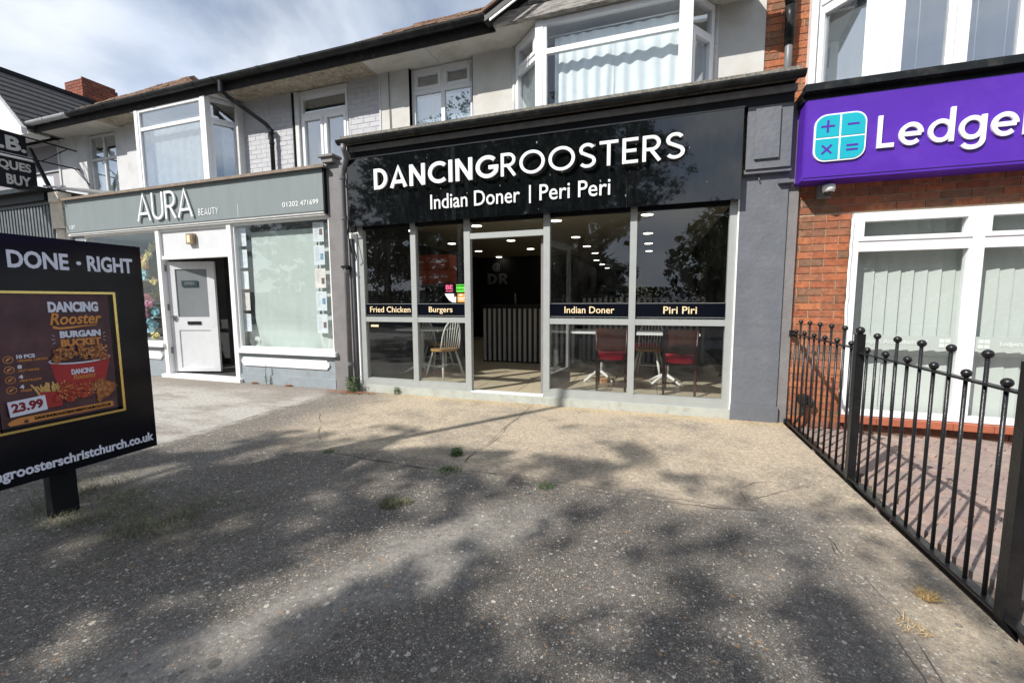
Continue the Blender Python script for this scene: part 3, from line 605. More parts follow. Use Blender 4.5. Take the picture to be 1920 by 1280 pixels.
# ---------------------------------------------------------------- ground
st(B(-400, 400, -300, 400, -.6, -.20).build('ground', 'road'))
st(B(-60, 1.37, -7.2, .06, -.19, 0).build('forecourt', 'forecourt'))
st(B(-60, 60, -9.6, -7.2, -.19, .0).build('pavement', 'pave'))
st(B(-60, 60, -9.75, -9.6, -.19, .004).build('kerb', 'kerb'))
st(B(-60, 60, -19, -9.75, -.195, -.12).build('road', 'road'))
st(B(-60, 60, -21.5, -19, -.19, .0).build('far_pavement', 'pave'))
for k in range(14): st(B(-50+k*7, -46+k*7, -14.45, -14.33, -.118, -.114).build('road_marking', 'white_letter')) if k == 0 else None
# cracks
def crack(pts, w=.007, z=.0085, seed=1):
    mb = MB(); P = jag(pts+[pts[-1]], .014, .05, seed)[:-1]; n = len(P); rr = random.Random(seed)
    Lq = []; Rq = []
    for i in range(n):
        a = Vector(P[max(0, i-1)]); b = Vector(P[min(n-1, i+1)]); d = b-a
        if d.length < 1e-6: d = Vector((1, 0))
        d.normalize(); nn = Vector((-d.y, d.x))*w*(.12+1.1*max(0, noise.noise(Vector((P[i][0]*5, P[i][1]*5, seed)))+.35))*rr.uniform(.5, 1)*(.3 if i in (0, n-1) else 1)
        Lq.append(Vector(P[i])+nn); Rq.append(Vector(P[i])-nn)
    mb.add([(p.x, p.y, z) for p in Lq+Rq], [(i, i+1, n+i+1, n+i) for i in range(n-1)])
    return mb
cr = MB()
for i, (pts, w, z) in enumerate((([(-1.40, .0), (-1.41, -.7), (-1.39, -1.4), (-1.44, -2.08)], .0045, .002), ([(-1.44, -2.08), (-1.50, -2.30)], .007, .002), ([(-1.50, -2.27), (-1.75, -2.24), (-2.15, -2.24), (-2.6, -2.2)], .006, .002),
      ([(-1.3, -2.17), (-.78, -2.23), (-.3, -2.26), (.2, -2.27), (.66, -2.22)], .0045, .002), ([(.62, -2.1), (.62, -1.9), (.74, -1.76), (.92, -1.69), (1.08, -1.70)], .005, .002), ([(-4.345, 0), (-4.35, -1.4), (-4.38, -2.35)], .004, .002),
      ([(-3.75, -1.15), (-3.3, -1.6), (-3.0, -1.95)], .004, .002), ([(.95, -2.4), (1.03, -3.0), (.93, -3.9)], .004, .002), ([(-.9, -.1), (-.75, -.25)], .003, .002), ([(-3.0, -3.9), (-2.2, -2.9), (-1.75, -2.6)], .003, .002))):
    c = crack(pts, w, z, i); cr.add(c.v, c.f)
cr.build('pavement_cracks', 'crack', kind='stuff')

# block paving right of the fence
bed = st(B(1.45, 14, -7.2, .06, -.19, -.045).build('paved_forecourt', 'sand'))
bm_ = MB().box(-.0985, .0985, -.0485, .0485, -.03, .03).mesh('paving_block'); bm_.materials.append(Mt['block'])
cand = []
U = Vector((math.cos(R(-38)), math.sin(R(-38)))); V = Vector((-U.y, U.x))
for i in range(-60, 60):
    for j in range(-90, 90):
        p = Vector((2.2, -1.5))+U*(i*.2+(.1 if j % 2 else 0))+V*(j*.1)
        if 1.52 < p.x < 5.2 and -4.2 < p.y < -.10: cand.append(p)
camp = Vector((0, -5.089))
def seen(p): a = math.atan2(p.x-camp.x, p.y-camp.y); return a < R(33.5)
vis = [p for p in cand if seen(p)]; vis.sort(key=lambda p: (p-camp).length)
ang = math.atan2(U.y, U.x)
for p in vis[:300]: part_copy('paving_block', bm_, (p.x, p.y, -.036+rnd.uniform(-.003, .003)), bed, rot=(rnd.uniform(-.012, .012), rnd.uniform(-.012, .012), ang+rnd.uniform(-.01, .01)))
far = MB()
for p in vis[300:]+[q for q in cand if not seen(q)]:
    c, s_ = math.cos(ang), math.sin(ang)
    P = [(p.x+a*c-b*s_, p.y+a*s_+b*c, -.07) for a, b in ((-.0985, -.0485), (.0985, -.0485), (.0985, .0485), (-.0985, .0485))]
    far.prism(P, 0, (0, 0, .062+rnd.uniform(-.003, .003)))
far.build('paving_block', 'block', bed, kind='stuff')

# ================================================================ RESTAURANT (middle unit)
RB = thing('restaurant_building', (-1.5, .6, 0), 'black-fronted restaurant with DANCINGROOSTERS fascia and cream rendered upper floor', 'building')
# shell of the room
FLZ = .10; CZ = 2.75
B(-4.05, 1.28, .12, 1.4, CZ, 3.35).build('ceiling', 'ceil', RB)
MB().box(-5.6, 1.28, 1.4, 16.5, CZ, 3.35).build('ceiling', 'ceil', RB)
fl = B(-5.6, 1.28, .10, 16.5, -.18, FLZ-.006).build('floor_base', 'grout', RB)
tl = MB().box(-.295, .295, -.295, .295, -.01, .01).mesh('floor_tile'); tl.materials.append(Mt['tile'])
nt_ = 0
for j in range(14):
    for i in range(12):
        x = -5.2+.3+i*.6-.1; y = .12+.3+j*.6
        if y < 1.4 and x < -4.1: continue
        if x > 1.2: continue
        if x-.3 < -5.6: continue
        nt_ += 1; part_copy('floor_tile', tl, (x, y, FLZ-.008), fl)
iw = MB(); iw.box(-4.12, -4.05, .06, 1.42, FLZ, CZ); iw.box(-5.68, -5.6, 1.36, 8.2, FLZ, CZ); iw.box(1.1, 1.28, .14, 16.5, FLZ, CZ); iw.box(-5.68, -2.35, 8.1, 8.2, FLZ, CZ); iw.box(-2.45, -2.35, 8.2, 16.5, FLZ, CZ); iw.box(-2.4, 1.15, 16.4, 16.5, FLZ, CZ)
iw.build_split('interior_wall', 'darkwall', RB)
# tiled wall: rows of dark tiles with pale joints behind the left panes
tw = B(-5.58, -3.85, 3.3, 3.42, FLZ, 2.3).build('tiled_partition', 'wallgrout', RB)
tm_ = MB().box(-.146, .146, -.01, .01, -.096, .096).mesh('wall_tile'); tm_.materials.append(Mt['walltile'])
for j in range(11):
    for i in range(6): part_copy('wall_tile', tm_, (-5.40+i*.3, 3.297, FLZ+.1+j*.2), tw)
# side walls and upper storey
MB().box(-4.45, -4.12, .12, 1.4, -.1, 3.3).box(1.28, 1.40, .02, 16.5, -.1, 3.3).build_split('party_wall', 'pilgrey2', RB)
W_ = MB()
W_.box(-3.98, -3.46, .6, .8, 3.4, 4.72).box(-2.46, -1.87, .6, .8, 3.4, 4.72).box(.65, 1.14, .6, .8, 3.4, 4.9)
W_.build_split('rendered_wall', 'render', RB)
MB().box(-4.45, 1.5, .84, 8.2, 3.4, 4.7).build('upper_shell', 'dark', RB)
MB().box(-3.99, 1.30, -.12, .8, 3.36, 3.42).build('flat_roof', 'lead', RB)
MB().box(-4.09, 1.30, -.185, -.05, 3.46, 3.55).build('roof_edge_coping', 'coping', RB)
g = MB()
# cornice above the fascia
MB().box(-4.06, 1.285, -.085, .1, 3.27, 3.46).build('cornice', 'black', RB)
def half_gutter(x0, x1, y, z, r, n=9, th=.006):
    """half-round channel along x, open side up"""
    P = [(y+r*math.cos(a), z+r*math.sin(a)) for a in [PI+PI*i/n for i in range(n+1)]]; Q = [(y+(r-th)*math.cos(a), z+(r-th)*math.sin(a)) for a in [2*PI-PI*i/n for i in range(n+1)]]
    loop = P+Q; mb = MB(); m = len(loop)
    mb.add([(x0, a, b) for a, b in loop]+[(x1, a, b) for a, b in loop], [(i, (i+1) % m, m+(i+1) % m, m+i) for i in range(m)], False)
    k = len(P)
    for xo, o in ((x0, 0), (x1, m)): mb.f += [tuple(o+t for t in (i, i+1, m-2-i, m-1-i)) for i in range(k-1)]; mb.sm += [False]*(k-1)
    return mb
gg = half_gutter(-4.09, 1.33, -.225, 3.475, .055).build('shop_gutter', 'gutterblk', RB)
for x in (-2.9, -1.3, .25): half_gutter(x, x+.05, -.225, 3.475, .062).build('gutter_clip', 'gutterblk', gg)
# fascia and its letters
fp = MB().box(-4.05, -.30, -.10, .02, 2.36, 3.265).box(-.296, .845, -.10, .02, 2.36, 3.265).build('fascia_panel', 'acrylic', RB)
MB().box(-4.055, .85, -.108, -.02, 3.265, 3.277).build('fascia_trim', 'lead', fp)
st_w = [.168]*7+[.122]*8
put_letters('DANCINGROOSTERS', -3.585, .285, -.135, 2.815, .268, .2, .022, 'white_letter', fp, gap=.145, strokes=st_w)
put_text('Indian Doner', (-2.76, -.112, 2.505), 1.215, .185, 'white_letter', fp, depth=.012, bold=.004)
B(-1.428, -1.408, -.118, -.10, 2.485, 2.695).build('divider_bar', 'white_letter', fp)
put_text('Peri Peri', (-1.30, -.112, 2.505), .825, .185, 'white_letter', fp, depth=.012, bold=.004)
# right pier with console
MB().box(.862, 1.30, -.0, .3, -.02, 2.62).box(.855, 1.315, -.018, .01, -.02, .17).build('pier', 'pilgrey', RB)
cs = MB().box(.885, 1.285, -.075, .02, 2.655, 3.36).build('console_block', 'pilgrey', RB)
MB().box(.955, 1.175, -.098, -.07, 2.745, 3.235).build('console_panel', 'pilgrey', cs)
MB().box(.87, 1.30, -.055, .03, 2.615, 2.656).box(1.20, 1.335, -.05, .04, 2.50, 2.53).build('console_moulding', 'pilgrey', cs)
MB().tube([(1.02, -.005, 2.60), (1.022, -.02, 2.57), (1.025, -.03, 2.55), (1.028, -.015, 2.535)], .005, 6).build('hook', 'pipegr', RB)
# left pier, downpipes and cables
MB().box(-4.50, -4.07, .0, .3, -.02, 3.28).build('left_pier', 'pilgrey2', RB)
cap_ = MB().prism([(-4.56, -.10, 3.36), (-4.30, -.10, 3.36), (-4.30, .1, 3.36), (-4.56, .1, 3.36)], 0, (0, 0, .03)).prism([(-4.52, -.07, 3.29), (-4.33, -.07, 3.29), (-4.33, .1, 3.29), (-4.52, .1, 3.29)], 0, (0, 0, .07)).build('pier_cap', 'pilgrey2', RB)
dpipe = MB().tube([(-4.0, -.225, 3.43), (-4.0, -.22, 3.36), (-4.02, -.15, 3.27), (-4.13, -.08, 3.16), (-4.165, -.07, 3.05), (-4.165, -.07, .15)], .036, 12).build('downpipe', 'pipegr', RB)
c_ = MB()
for z in (3.05, 2.5, 1.75, .42): c_.disc((-4.165, -.07), .045, z-.025, z+.025, 14)
c_.build_split('pipe_collar', 'pipegr', dpipe)
MB().prism([(-4.225, -.11, 1.80), (-4.105, -.11, 1.80), (-4.105, -.02, 1.80), (-4.225, -.02, 1.80)], 0, (0, 0, .03)).prism([(-4.20, -.10, 1.74), (-4.13, -.10, 1.74), (-4.13, -.02, 1.74), (-4.20, -.02, 1.74)], 0, (0, 0, .06)).build('pipe_bracket', 'black', dpipe)
MB().tube([(-4.10, -.03, 3.1), (-4.095, -.03, 2.9), (-4.09, -.025, 1.2), (-4.09, -.025, .12)], .014, 8).build('conduit', 'pipegr', RB)
MB().tube([(-4.04, -.04, 3.15), (-4.12, -.06, 3.12), (-4.16, -.05, 3.2), (-4.10, -.05, 3.24), (-4.11, -.04, 3.02), (-4.085, -.04, 2.7), (-4.10, -.04, 2.45), (-4.06, -.05, 2.2), (-4.0, -.045, 1.95), (-4.03, -.03, 1.9)], .007, 6).build('cable', 'black', RB)
MB().tube([(-4.07, -.04, 3.2), (-4.14, -.08, 3.18), (-4.13, -.07, 2.95), (-4.09, -.05, 2.88), (-4.08, -.04, 2.55), (-4.13, -.05, 2.3), (-4.08, -.04, 2.0)], .008, 6).build('cable', 'black', RB)
MB().box(-4.115, -4.06, -.05, .0, 2.21, 2.29).tube([(-4.05, -.03, 2.28), (-3.97, -.04, 2.285), (-3.93, -.04, 2.24)], .008, 6).build('sensor_box', 'cctv', RB)
# shop front
fr = MB()
for x0, x1, z0 in ((-4.03, -3.94, .165), (-3.165, -3.085, .165), (-2.36, -2.275, .105), (-1.285, -1.205, .105), (-.255, -.18, .165), (.775, .845, .165)): fr.box(x0, x1, .025, .10, z0, 2.38)
for x0, x1 in ((-3.94, -3.165), (-3.085, -2.36), (-1.205, -.255), (-.18, .775)): fr.box(x0, x1, .028, .097, 1.03, 1.10).box(x0, x1, .028, .097, .165, .205)
fr.box(-2.275, -1.285, .028, .097, 2.125, 2.195)
fr.box(-4.03, -2.36, .022, .13, .105, .165).box(-1.205, .845, .022, .13, .105, .165)
frame = fr.build('shopfront_frame', 'alu', RB)
tr = MB()
for x0, x1 in ((-3.94, -3.165), (-3.085, -2.36), (-2.275, -1.285), (-1.205, -.255), (-.18, .775)): tr.box(x0, x1, .03, .095, 2.335, 2.375)
tr.build('frame_head', 'black', frame)
MB().box(.846, .860, .0, .03, .10, 2.38).box(-4.06, -4.035, .0, .04, .10, 2.30).build_split('white_edge_trim', 'upvc', frame)
pl_ = MB().box(-4.06, .856, .0, .12, -.02, .104).build('plinth', 'plinth', RB)
MB().box(-2.275, -1.285, .005, .11, .104, .118).build('threshold', 'upvc', pl_)
for x0, x1 in ((-3.94, -3.165), (-3.085, -2.36), (-1.205, -.255), (-.18, .775)):
    B(x0, x1, .06, .066, .205, 1.03).build('lower_pane', 'glass', frame); B(x0, x1, .06, .066, 1.10, 2.335).build('upper_pane', 'glass', frame)
B(-2.275, -1.285, .06, .066, 2.195, 2.335).build('transom_pane', 'glass', frame)
for x0, x1, t, a, b in ((-3.94, -3.165, 'Fried Chicken', -3.87, -3.20), (-3.085, -2.36, 'Burgers', -2.91, -2.55), (-1.205, -.255, 'Indian Doner', -1.02, -.42), (-.18, .775, 'Piri Piri', .13, .485)):
    bd = B(x0+.004, x1-.004, .045, .058, 1.112, 1.292).build('menu_band', 'board', frame)
    MB().box(x0+.006, x1-.006, .042, .045, 1.120, 1.124).box(x0+.006, x1-.006, .042, .045, 1.282, 1.286).build('band_line', 'alu', bd)
    hh = .098 if any(c in t for c in 'g') else .082
    put_text(t, (a, .043, 1.165-(.018 if 'g' in t else 0)), b-a, hh, 'cream_letter', bd, depth=.003, bold=.008)
# stickers on the glass
sk = MB().box(-2.67, -2.51, .048, .052, 1.43, 1.56).build('sticker', 'board', frame)
put_text('BE', (-2.645, .046, 1.475), .105, .062, 'pinkst', sk, bold=.03); B(-2.645, -2.54, .045, .047, 1.448, 1.458).build('underline', 'pinkst', sk)
sk = MB().box(-2.49, -2.362, .048, .052, 1.44, 1.54).build('sticker', 'greenst', frame)
put_text('FOOD HYGIENE', (-2.482, .046, 1.515), .11, .014, 'board', sk)
for k in range(5): MB().tube([(-2.475+k*.021, .047, 1.475), (-2.475+k*.021, .045, 1.475)], .008, 10).build('rating_dot', 'board', sk)
sk = MB().prism([(-2.665, .048, 1.42), (-2.64, .048, 1.38), (-2.60, .048, 1.33), (-2.55, .048, 1.305), (-2.50, .048, 1.30), (-2.495, .048, 1.38), (-2.525, .048, 1.37), (-2.53, .048, 1.42)], 0, (0, .004, 0)).build('sticker', 'whitest', frame)
sk = MB().box(-2.475, -2.362, .048, .052, 1.305, 1.42).build('sticker', 'orangest', frame)
MB().box(-2.445, -2.40, .046, .048, 1.39, 1.41).box(-2.465, -2.37, .046, .048, 1.355, 1.366).box(-2.455, -2.385, .046, .048, 1.33, 1.34).build('printed_line', 'whitest', sk)
MB().box(-3.87, -3.74, .048, .052, .955, .985).build('notice_strip', 'cream_letter', frame)
# open glass door, swung inwards
dl = MB(); q = Vector((.17, .985)); qn = q.normalized()
def along(a, n_, z0, z1, mb):
    o_ = Vector((-1.30, .11)); p0 = o_+qn*a[0]; p1 = o_+qn*a[1]; w = Vector((-qn.y, qn.x))*n_
    mb.prism([(p0.x, p0.y, z0), (p1.x, p1.y, z0), (p1.x+w.x, p1.y+w.y, z0), (p0.x+w.x, p0.y+w.y, z0)], 0, (0, 0, z1-z0))
along((0, .08), .04, .12, 2.11, dl); along((.90, .98), .04, .12, 2.11, dl); along((.08, .90), .04, .12, .34, dl); along((.08, .90), .04, 2.03, 2.11, dl)
dd = dl.build('door', 'pilgrey2', RB); dl = MB(); along((.08, .90), .01, .34, 2.03, dl); dl.build('pane', 'glassdoor', dd)
# timber slat counters
def counter(x0, x1, y, z1, w=.052, gap=.105):
    c = B(x0, x1, y, y+.5, FLZ, z1).build('slatted_counter', 'slatback', None)
    org[c.name] = Vector()
    x = x0+.02; sm = MB().box(-w/2, w/2, -.012, .012, 0, z1-FLZ-.09).mesh('slat'); sm.materials.append(Mt['slat'])
    while x+w < x1: part_copy('slat', sm, (x+w/2, y-.012, FLZ+.03), c); x += gap
    B(x0-.03, x1+.02, y-.05, y+.55, z1-.03, z1+.01).build('counter_top', 'slatback', c)
    return c
tag(counter(-3.22, -1.35, 2.75, 1.23), 'grey slatted serving counter seen through the open doorway', 'counter')
tag(counter(-1.33, 1.05, 3.4, 1.43), 'taller grey slatted counter behind the Indian Doner and Piri Piri windows', 'counter')
put_text('@', (-5.05, 8.08, 2.28), .28, .28, 'grey_letter', RB, depth=.02, bold=.01)
put_letters('DR', -5.22, -4.52, 8.09, 1.88, .34, .2, .02, 'grey_letter', RB)
bt = thing('sauce_bottle', (-2.6, 2.95, 1.24), 'slim bottle standing on the slatted serving counter', 'bottle')
MB().tube([(-2.6, 2.95, 1.24), (-2.6, 2.95, 1.36), (-2.6, 2.95, 1.40)], [.028, .028, .012], 10).build('bottle_body', 'pilgrey', bt); MB().tube([(-2.6, 2.95, 1.40), (-2.6, 2.95, 1.47)], [.012, .009], 8).build('cap', 'alu', bt)

# upper windows of the restaurant unit
window(RB, -3.46, -2.46, 3.5, 4.70, .66, .055, mullions=(-2.95,), rails=(4.38,), m='upvc', sash=lambda i, j: j == 1)
B(-3.40, -2.52, .74, .76, 3.5, 4.33).build('net_blind', 'lace', RB)
MB().box(-3.47, -3.46, .6, .7, 3.5, 4.71).box(-2.46, -2.45, .6, .7, 3.5, 4.71).build_split('window_reveal', 'brown', RB)
MB().tube([(-3.80, .585, 4.70), (-3.80, .585, 4.3), (-3.785, .585, 3.45)], .007, 6).build('wall_cable', 'pipegr', RB)
# splayed bay with curtains
BAY = thing('bay_window', (-.6, .3, 3.45), 'white framed bay window with pale blue-white curtains above the DANCINGROOSTERS fascia', 'bay window')
BP = [(-1.84, .60), (-1.38, .17), (.30, .17), (.63, .60)]
for i in range(3):
    a, b = BP[i], BP[i+1]; Ln = math.hypot(b[0]-a[0], b[1]-a[1])
    window(BAY, .03, Ln-.03, 3.46, 4.69, 0, .06, rails=(4.33,), m='upvc', gl='glass' if i == 1 else 'glassup', axis=(a, b), sash=(lambda p, q: (q == 1)) if i == 0 else (lambda p, q: q == 0) if i == 2 else None)
MB().box(-1.43, -1.335, .162, .26, 3.46, 4.695).box(.255, .35, .162, .26, 3.46, 4.695).build_split('corner_post', 'upvc', BAY)
MB().tube([(-1.84, .60, 3.46), (-1.84, .60, 4.70)], .03, 6).tube([(.63, .6, 3.46), (.63, .6, 4.7)], .03, 6).build_split('edge_post', 'oldwhite', BAY)
def drape(path, z0, z1, amp, freq, name, m, parent, top=None, seed=0, th=.004):
    P = []; L_ = 0
    for (a, b) in zip(path[:-1], path[1:]):
        n = max(8, int(math.dist(a, b)/.012))
        for k in range(n):
            t = k/n; P.append((a[0]+(b[0]-a[0])*t, a[1]+(b[1]-a[1])*t))
    P.append(path[-1]); nz = 14; vs_ = []; n = len(P)
    for j in range(nz+1):
        tz = j/nz
        for i, (x, y) in enumerate(P):
            s_ = i*.012; w = amp*(.55+.45*tz)*(math.sin(s_*freq+2*noise.noise(Vector((s_*2.1, seed, tz*.6))))+.5*noise.noise(Vector((s_*9, seed+3, tz*1.5))))
            zt = z1-.008*(1-abs(math.sin(s_*freq*.5)))
            vs_.append((x, y+w, zt+(z0-zt)*tz))
    fs = [(j*n+i, j*n+i+1, (j+1)*n+i+1, (j+1)*n+i) for j in range(nz) for i in range(n-1)]
    mb = MB().add(vs_, fs, True); return mb.build(name, m, parent)
cu = drape([(-1.22, .33), (-.50, .33)], 3.46, 4.55, .013, 47, 'curtain', 'curtain', None, seed=1); tag(cu, 'left pale curtain hanging in the bay window over the restaurant fascia', 'curtain', 'bay window curtains')
cu = drape([(-.50, .34), (.24, .34)], 3.46, 4.55, .014, 39, 'curtain', 'curtain', None, seed=5); tag(cu, 'right pale curtain hanging in the bay window over the restaurant fascia', 'curtain', 'bay window curtains')
drape([(-1.72, .60), (-1.40, .32)], 3.46, 4.3, .010, 50, 'side_net', 'net', BAY, seed=8)
drape([(.32, .32), (.60, .62)], 3.46, 4.3, .012, 50, 'side_net', 'net', BAY, seed=9)
MB().tube([(-1.3, .335, 4.575), (.27, .335, 4.575)], .008, 6).build('curtain_rail', 'upvc', BAY)
B(-1.8, .6, .78, .82, 3.45, 4.7).build('room_back', 'greycloth', BAY)
# timber gable over the bay
tb = MB(); tb.box(-1.95, 1.02, .085, .15, 4.70, 4.83).box(-1.5, 1.0, .10, .15, 4.86, 5.02); tb.build_split('gable_board', 'timber', RB)
MB().prism([(-1.75, .16, 4.83), (.75, .16, 4.83), (-.5, .16, 5.43)], 0, (0, .2, 0)).build('gable_panel', 'render_gr', RB)
bb = MB()
def barge(x0, z0, x1, z1, y0, y1, th): 
    bb.prism([(x0, y0, z0), (x1, y0, z1), (x1, y0, z1+th), (x0, y0, z0+th)], 0, (0, y1-y0, 0))
barge(-2.02, 4.70, -.5, 5.43, -.02, .14, .10); barge(1.02, 4.70, -.5, 5.43, -.02, .14, .10)
bgo = bb.build('bargeboard', 'gutterblk', RB)
MB().prism([(-1.95, -.035, 4.685), (-.5, -.035, 5.38), (-.5, -.035, 5.405), (-1.95, -.035, 4.71)], 0, (0, .014, 0)).build('white_edge_strip', 'upvc', bgo)
MB().prism([(-2.03, -.05, 4.80), (-.5, -.05, 5.54), (-.5, 3.0, 5.54), (-2.03, 3.0, 4.80)], 0, (0, 0, .03)).build('gable_roof', 'tileroof', RB)
MB().box(-1.95, 1.02, .16, .72, 4.705, 4.73).build('bay_soffit', 'soffit', RB)

# ================================================================ main terrace roof, soffit, gutter
TR = thing('terrace_roof', (-7, .6, 4.7), 'long clay tiled terrace roof with black eaves gutter running over both middle shops', 'roof')
def sof(x0, x1, m, n_=1):
    w = (x1-x0)/n_
    for k in range(n_): B(x0+k*w+.004, x0+(k+1)*w-.004, .185, .72, 4.715, 4.74).build('soffit_panel', m, TR)
sof(-11.75, -9.95, 'soffit', 2); sof(-9.95, -8.72, 'roughcast'); sof(-7.2, -4.01, 'roughcast'); sof(-4.01, -1.95, 'soffit', 2)
MB().box(-8.72, -7.2, .30, .72, 4.715, 4.74).build('soffit_panel', 'roughcast', TR)
MB().box(-11.72, -1.95, .16, .185, 4.68, 4.84).build('eaves_board', 'fasciaold', TR)
half_gutter(-10.45, -1.98, .095, 4.845, .066).build('eaves_gutter', 'gutterblk', TR); half_gutter(-11.70, -10.45, .095, 4.845, .062).build('eaves_gutter', 'guttergr', TR)
gc = half_gutter(0, .055, .095, 4.845, .073).mesh('gutter_bracket'); gc.materials.append(Mt['gutterblk'])
for x in (-9.4, -8.35, -7.15, -6.7, -5.75, -4.95, -3.95, -3.88, -2.85, -2.1): part_copy('gutter_bracket', gc, (x, 0, 0), TR)
gc2 = half_gutter(0, .05, .095, 4.845, .069).mesh('gutter_bracket'); gc2.materials.append(Mt['guttergr'])
for x in (-11.2, -10.56): part_copy('gutter_bracket', gc2, (x, 0, 0), TR)
# outlet and swan neck of the middle downpipe
dp2 = MB().tube([(-6.55, .095, 4.80), (-6.55, .10, 4.66), (-6.50, .16, 4.58), (-6.12, .50, 4.24), (-6.07, .535, 4.16), (-6.06, .54, 4.0), (-6.06, .54, 3.28)], .034, 10).build('downpipe', 'gutterblk', TR)
MB().disc((-6.55, .095), .045, 4.62, 4.80, 12).disc((-6.06, .54), .043, 4.10, 4.16, 12).disc((-6.06, .54), .042, 3.93, 3.96, 12).build_split('pipe_collar', 'gutterblk', dp2)
# tiled slopes: courses of overlapping tiles (joined: far above, a few pixels each)
def roof_slope(x0, x1, y0, z0, pitch, n, hip=0., hipr=0., m='tileroof', tw_=.165, seed=1):
    rr = random.Random(seed); mb = MB(); g_ = .10
    for j in range(n):
        a = y0+j*g_*math.cos(pitch); za_ = z0+j*g_*math.sin(pitch); xa = x0+hip*j*g_; xb = x1-hipr*j*g_
        x = xa+(tw_/2 if j % 2 else 0)
        while x < xb:
            w = min(tw_-.004, xb-x); dz = rr.uniform(0, .012); dy = rr.uniform(-.012, .006)
            b_ = a+.14*math.cos(pitch); zb = za_+.14*math.sin(pitch)
            mb.prism([(x, a+dy, za_+dz), (x+w, a+dy, za_+dz+rr.uniform(-.004, .004)), (x+w, b_, zb-.02), (x, b_, zb-.02)], 0, (0, 0, .016)); x += tw_
    return mb
rt = MB()
for args in ((-10.3, -7.2, .12, 4.90, R(41), 7, 3.6, 1.2), (-3.9, -1.95, .12, 4.90, R(41), 4, 2.0), (-8.5, -4.0, .16, 4.84, R(28), 10, .0)):
    q_ = roof_slope(*args); rt.add(q_.v, q_.f)
rt.build('roof_tile', 'tileroof', TR, kind='stuff')
MB().prism([(-11.7, .2, 4.76), (-1.9, .2, 4.76), (-1.9, 5, 7.0), (-11.7, 5, 7.0)], 0, (0, 0, .05)).build('roof_deck', 'slate', TR)
# chimney
CH = thing('chimney_stack', (-13.9, 2.3, 6), 'red brick chimney stack rising beyond the terrace roof', 'chimney')
MB().box(-14.33, -13.66, 2.02, 2.76, 5.0, 6.88).build('mortar_core', 'mortar_dk', CH)
brick_panel(CH, -14.34, -13.65, 6.05, 6.9, 2.02, 'chimbrick', depth=.06, proud=.008, seed=4)
mesh = MB().box(-.5, .5, -.5, .5, -.5, .5).mesh('brick'); mesh.materials.append(Mt['chimbrick'])
for r in range(12):
    z = 6.05+r*.075
    for k in range(4):
        y0 = 2.02+k*.2-(.1 if r % 2 else 0); y1 = min(y0+.19, 2.76); y0 = max(y0, 2.02)
        if y1-y0 > .03: part_copy('brick', mesh, (-13.665, (y0+y1)/2, z+.0325), CH, scale=(.04, y1-y0, .065))
MB().box(-13.66, -13.60, 2.06, 2.8, 5.9, 6.32).build('lead_flashing', 'lead', CH)
# ================================================================ BEAUTY SALON
AU = thing('beauty_salon_building', (-7.5, .6, 0), 'beauty salon with grey-blue AURA fascia and painted brick upper floor', 'building')
sg = MB().box(-10.56, -4.53, -.05, .02, 2.635, 3.225).build('fascia_board', 'shopgrey', AU)
B(-4.53, -4.50, -.055, .02, 2.60, 3.24).build('fascia_end_trim', 'black', sg)
MB().box(-10.58, -4.46, -.09, .62, 3.228, 3.25).build('lead_capping', 'lead', AU)
MB().box(-10.58, -4.46, -.105, -.085, 3.22, 3.262).build('capping_edge', 'brown', AU)
MB().box(-10.55, -4.53, -.035, .03, 2.575, 2.633).box(-10.5, -4.5, -.05, .03, 2.60, 2.615).build('under_sign_moulding', 'oldwhite', AU)
put_letters('AURA', -8.48, -7.14, -.066, 2.715, .45, .088, .02, 'white_letter', sg, gap=.10)
put_letters('BEAUTY', -7.05, -6.60, -.052, 2.725, .105, .11, .004, 'white_letter', sg, gap=.22)
put_text('01202', (-5.29, -.052, 2.73), .30, .072, 'white_letter', sg); put_text('471699', (-4.95, -.052, 2.73), .33, .072, 'white_letter', sg)
put_text('137', (-10.45, -.052, 2.70), .16, .065, 'white_letter', sg)
MB().box(-6.19, -6.185, -.053, -.05, 2.64, 2.85).build('paint_drip', 'white_letter', sg)
# posts, door, panel
po = MB().box(-8.20, -8.11, -.01, .12, .05, 2.575).box(-6.52, -6.43, -.01, .12, .05, 2.575).box(-8.11, -6.52, .005, .10, 2.06, 2.12).box(-8.11, -6.52, .01, .09, 2.53, 2.575)
po.build('door_surround', 'whitegloss', AU)
B(-8.11, -6.52, .035, .08, 2.12, 2.53).build('overdoor_panel', 'doorpaint', AU)
wl = MB().box(-7.42, -7.27, -.03, .035, 2.29, 2.46).build('wall_light', 'bronze', AU); B(-7.395, -7.325, -.034, -.03, 2.315, 2.435).build('light_panel', 'cream_letter', wl)
MB().box(-8.25, -6.38, -.06, .12, -.02, .06).build('doorstep', 'whitegloss', AU); 
dm = MB(); h0 = Vector((-8.09, .07)); dv = Vector((.79, .24)).normalized()
def dpiece(mb, a0, a1, n0, n1, z0, z1):
    nn = Vector((-dv.y, dv.x)); P = [h0+dv*a0+nn*n0, h0+dv*a1+nn*n0, h0+dv*a1+nn*n1, h0+dv*a0+nn*n1]
    mb.prism([(p.x, p.y, z0) for p in P], 0, (0, 0, z1-z0))
dpiece(dm, .0, .13, 0, .045, .09, 2.03); dpiece(dm, .70, .83, 0, .045, .09, 2.03); dpiece(dm, .13, .70, 0, .045, 1.90, 2.03); dpiece(dm, .13, .70, 0, .045, .83, 1.06); dpiece(dm, .13, .70, 0, .045, .09, .16)
dpiece(dm, .13, .70, .012, .04, .16, .83)
door = dm.build('door', 'doorpaint', AU)
g_ = MB(); dpiece(g_, .13, .70, .015, .025, 1.06, 1.90); g_.build('frosted_pane', 'frost', door)
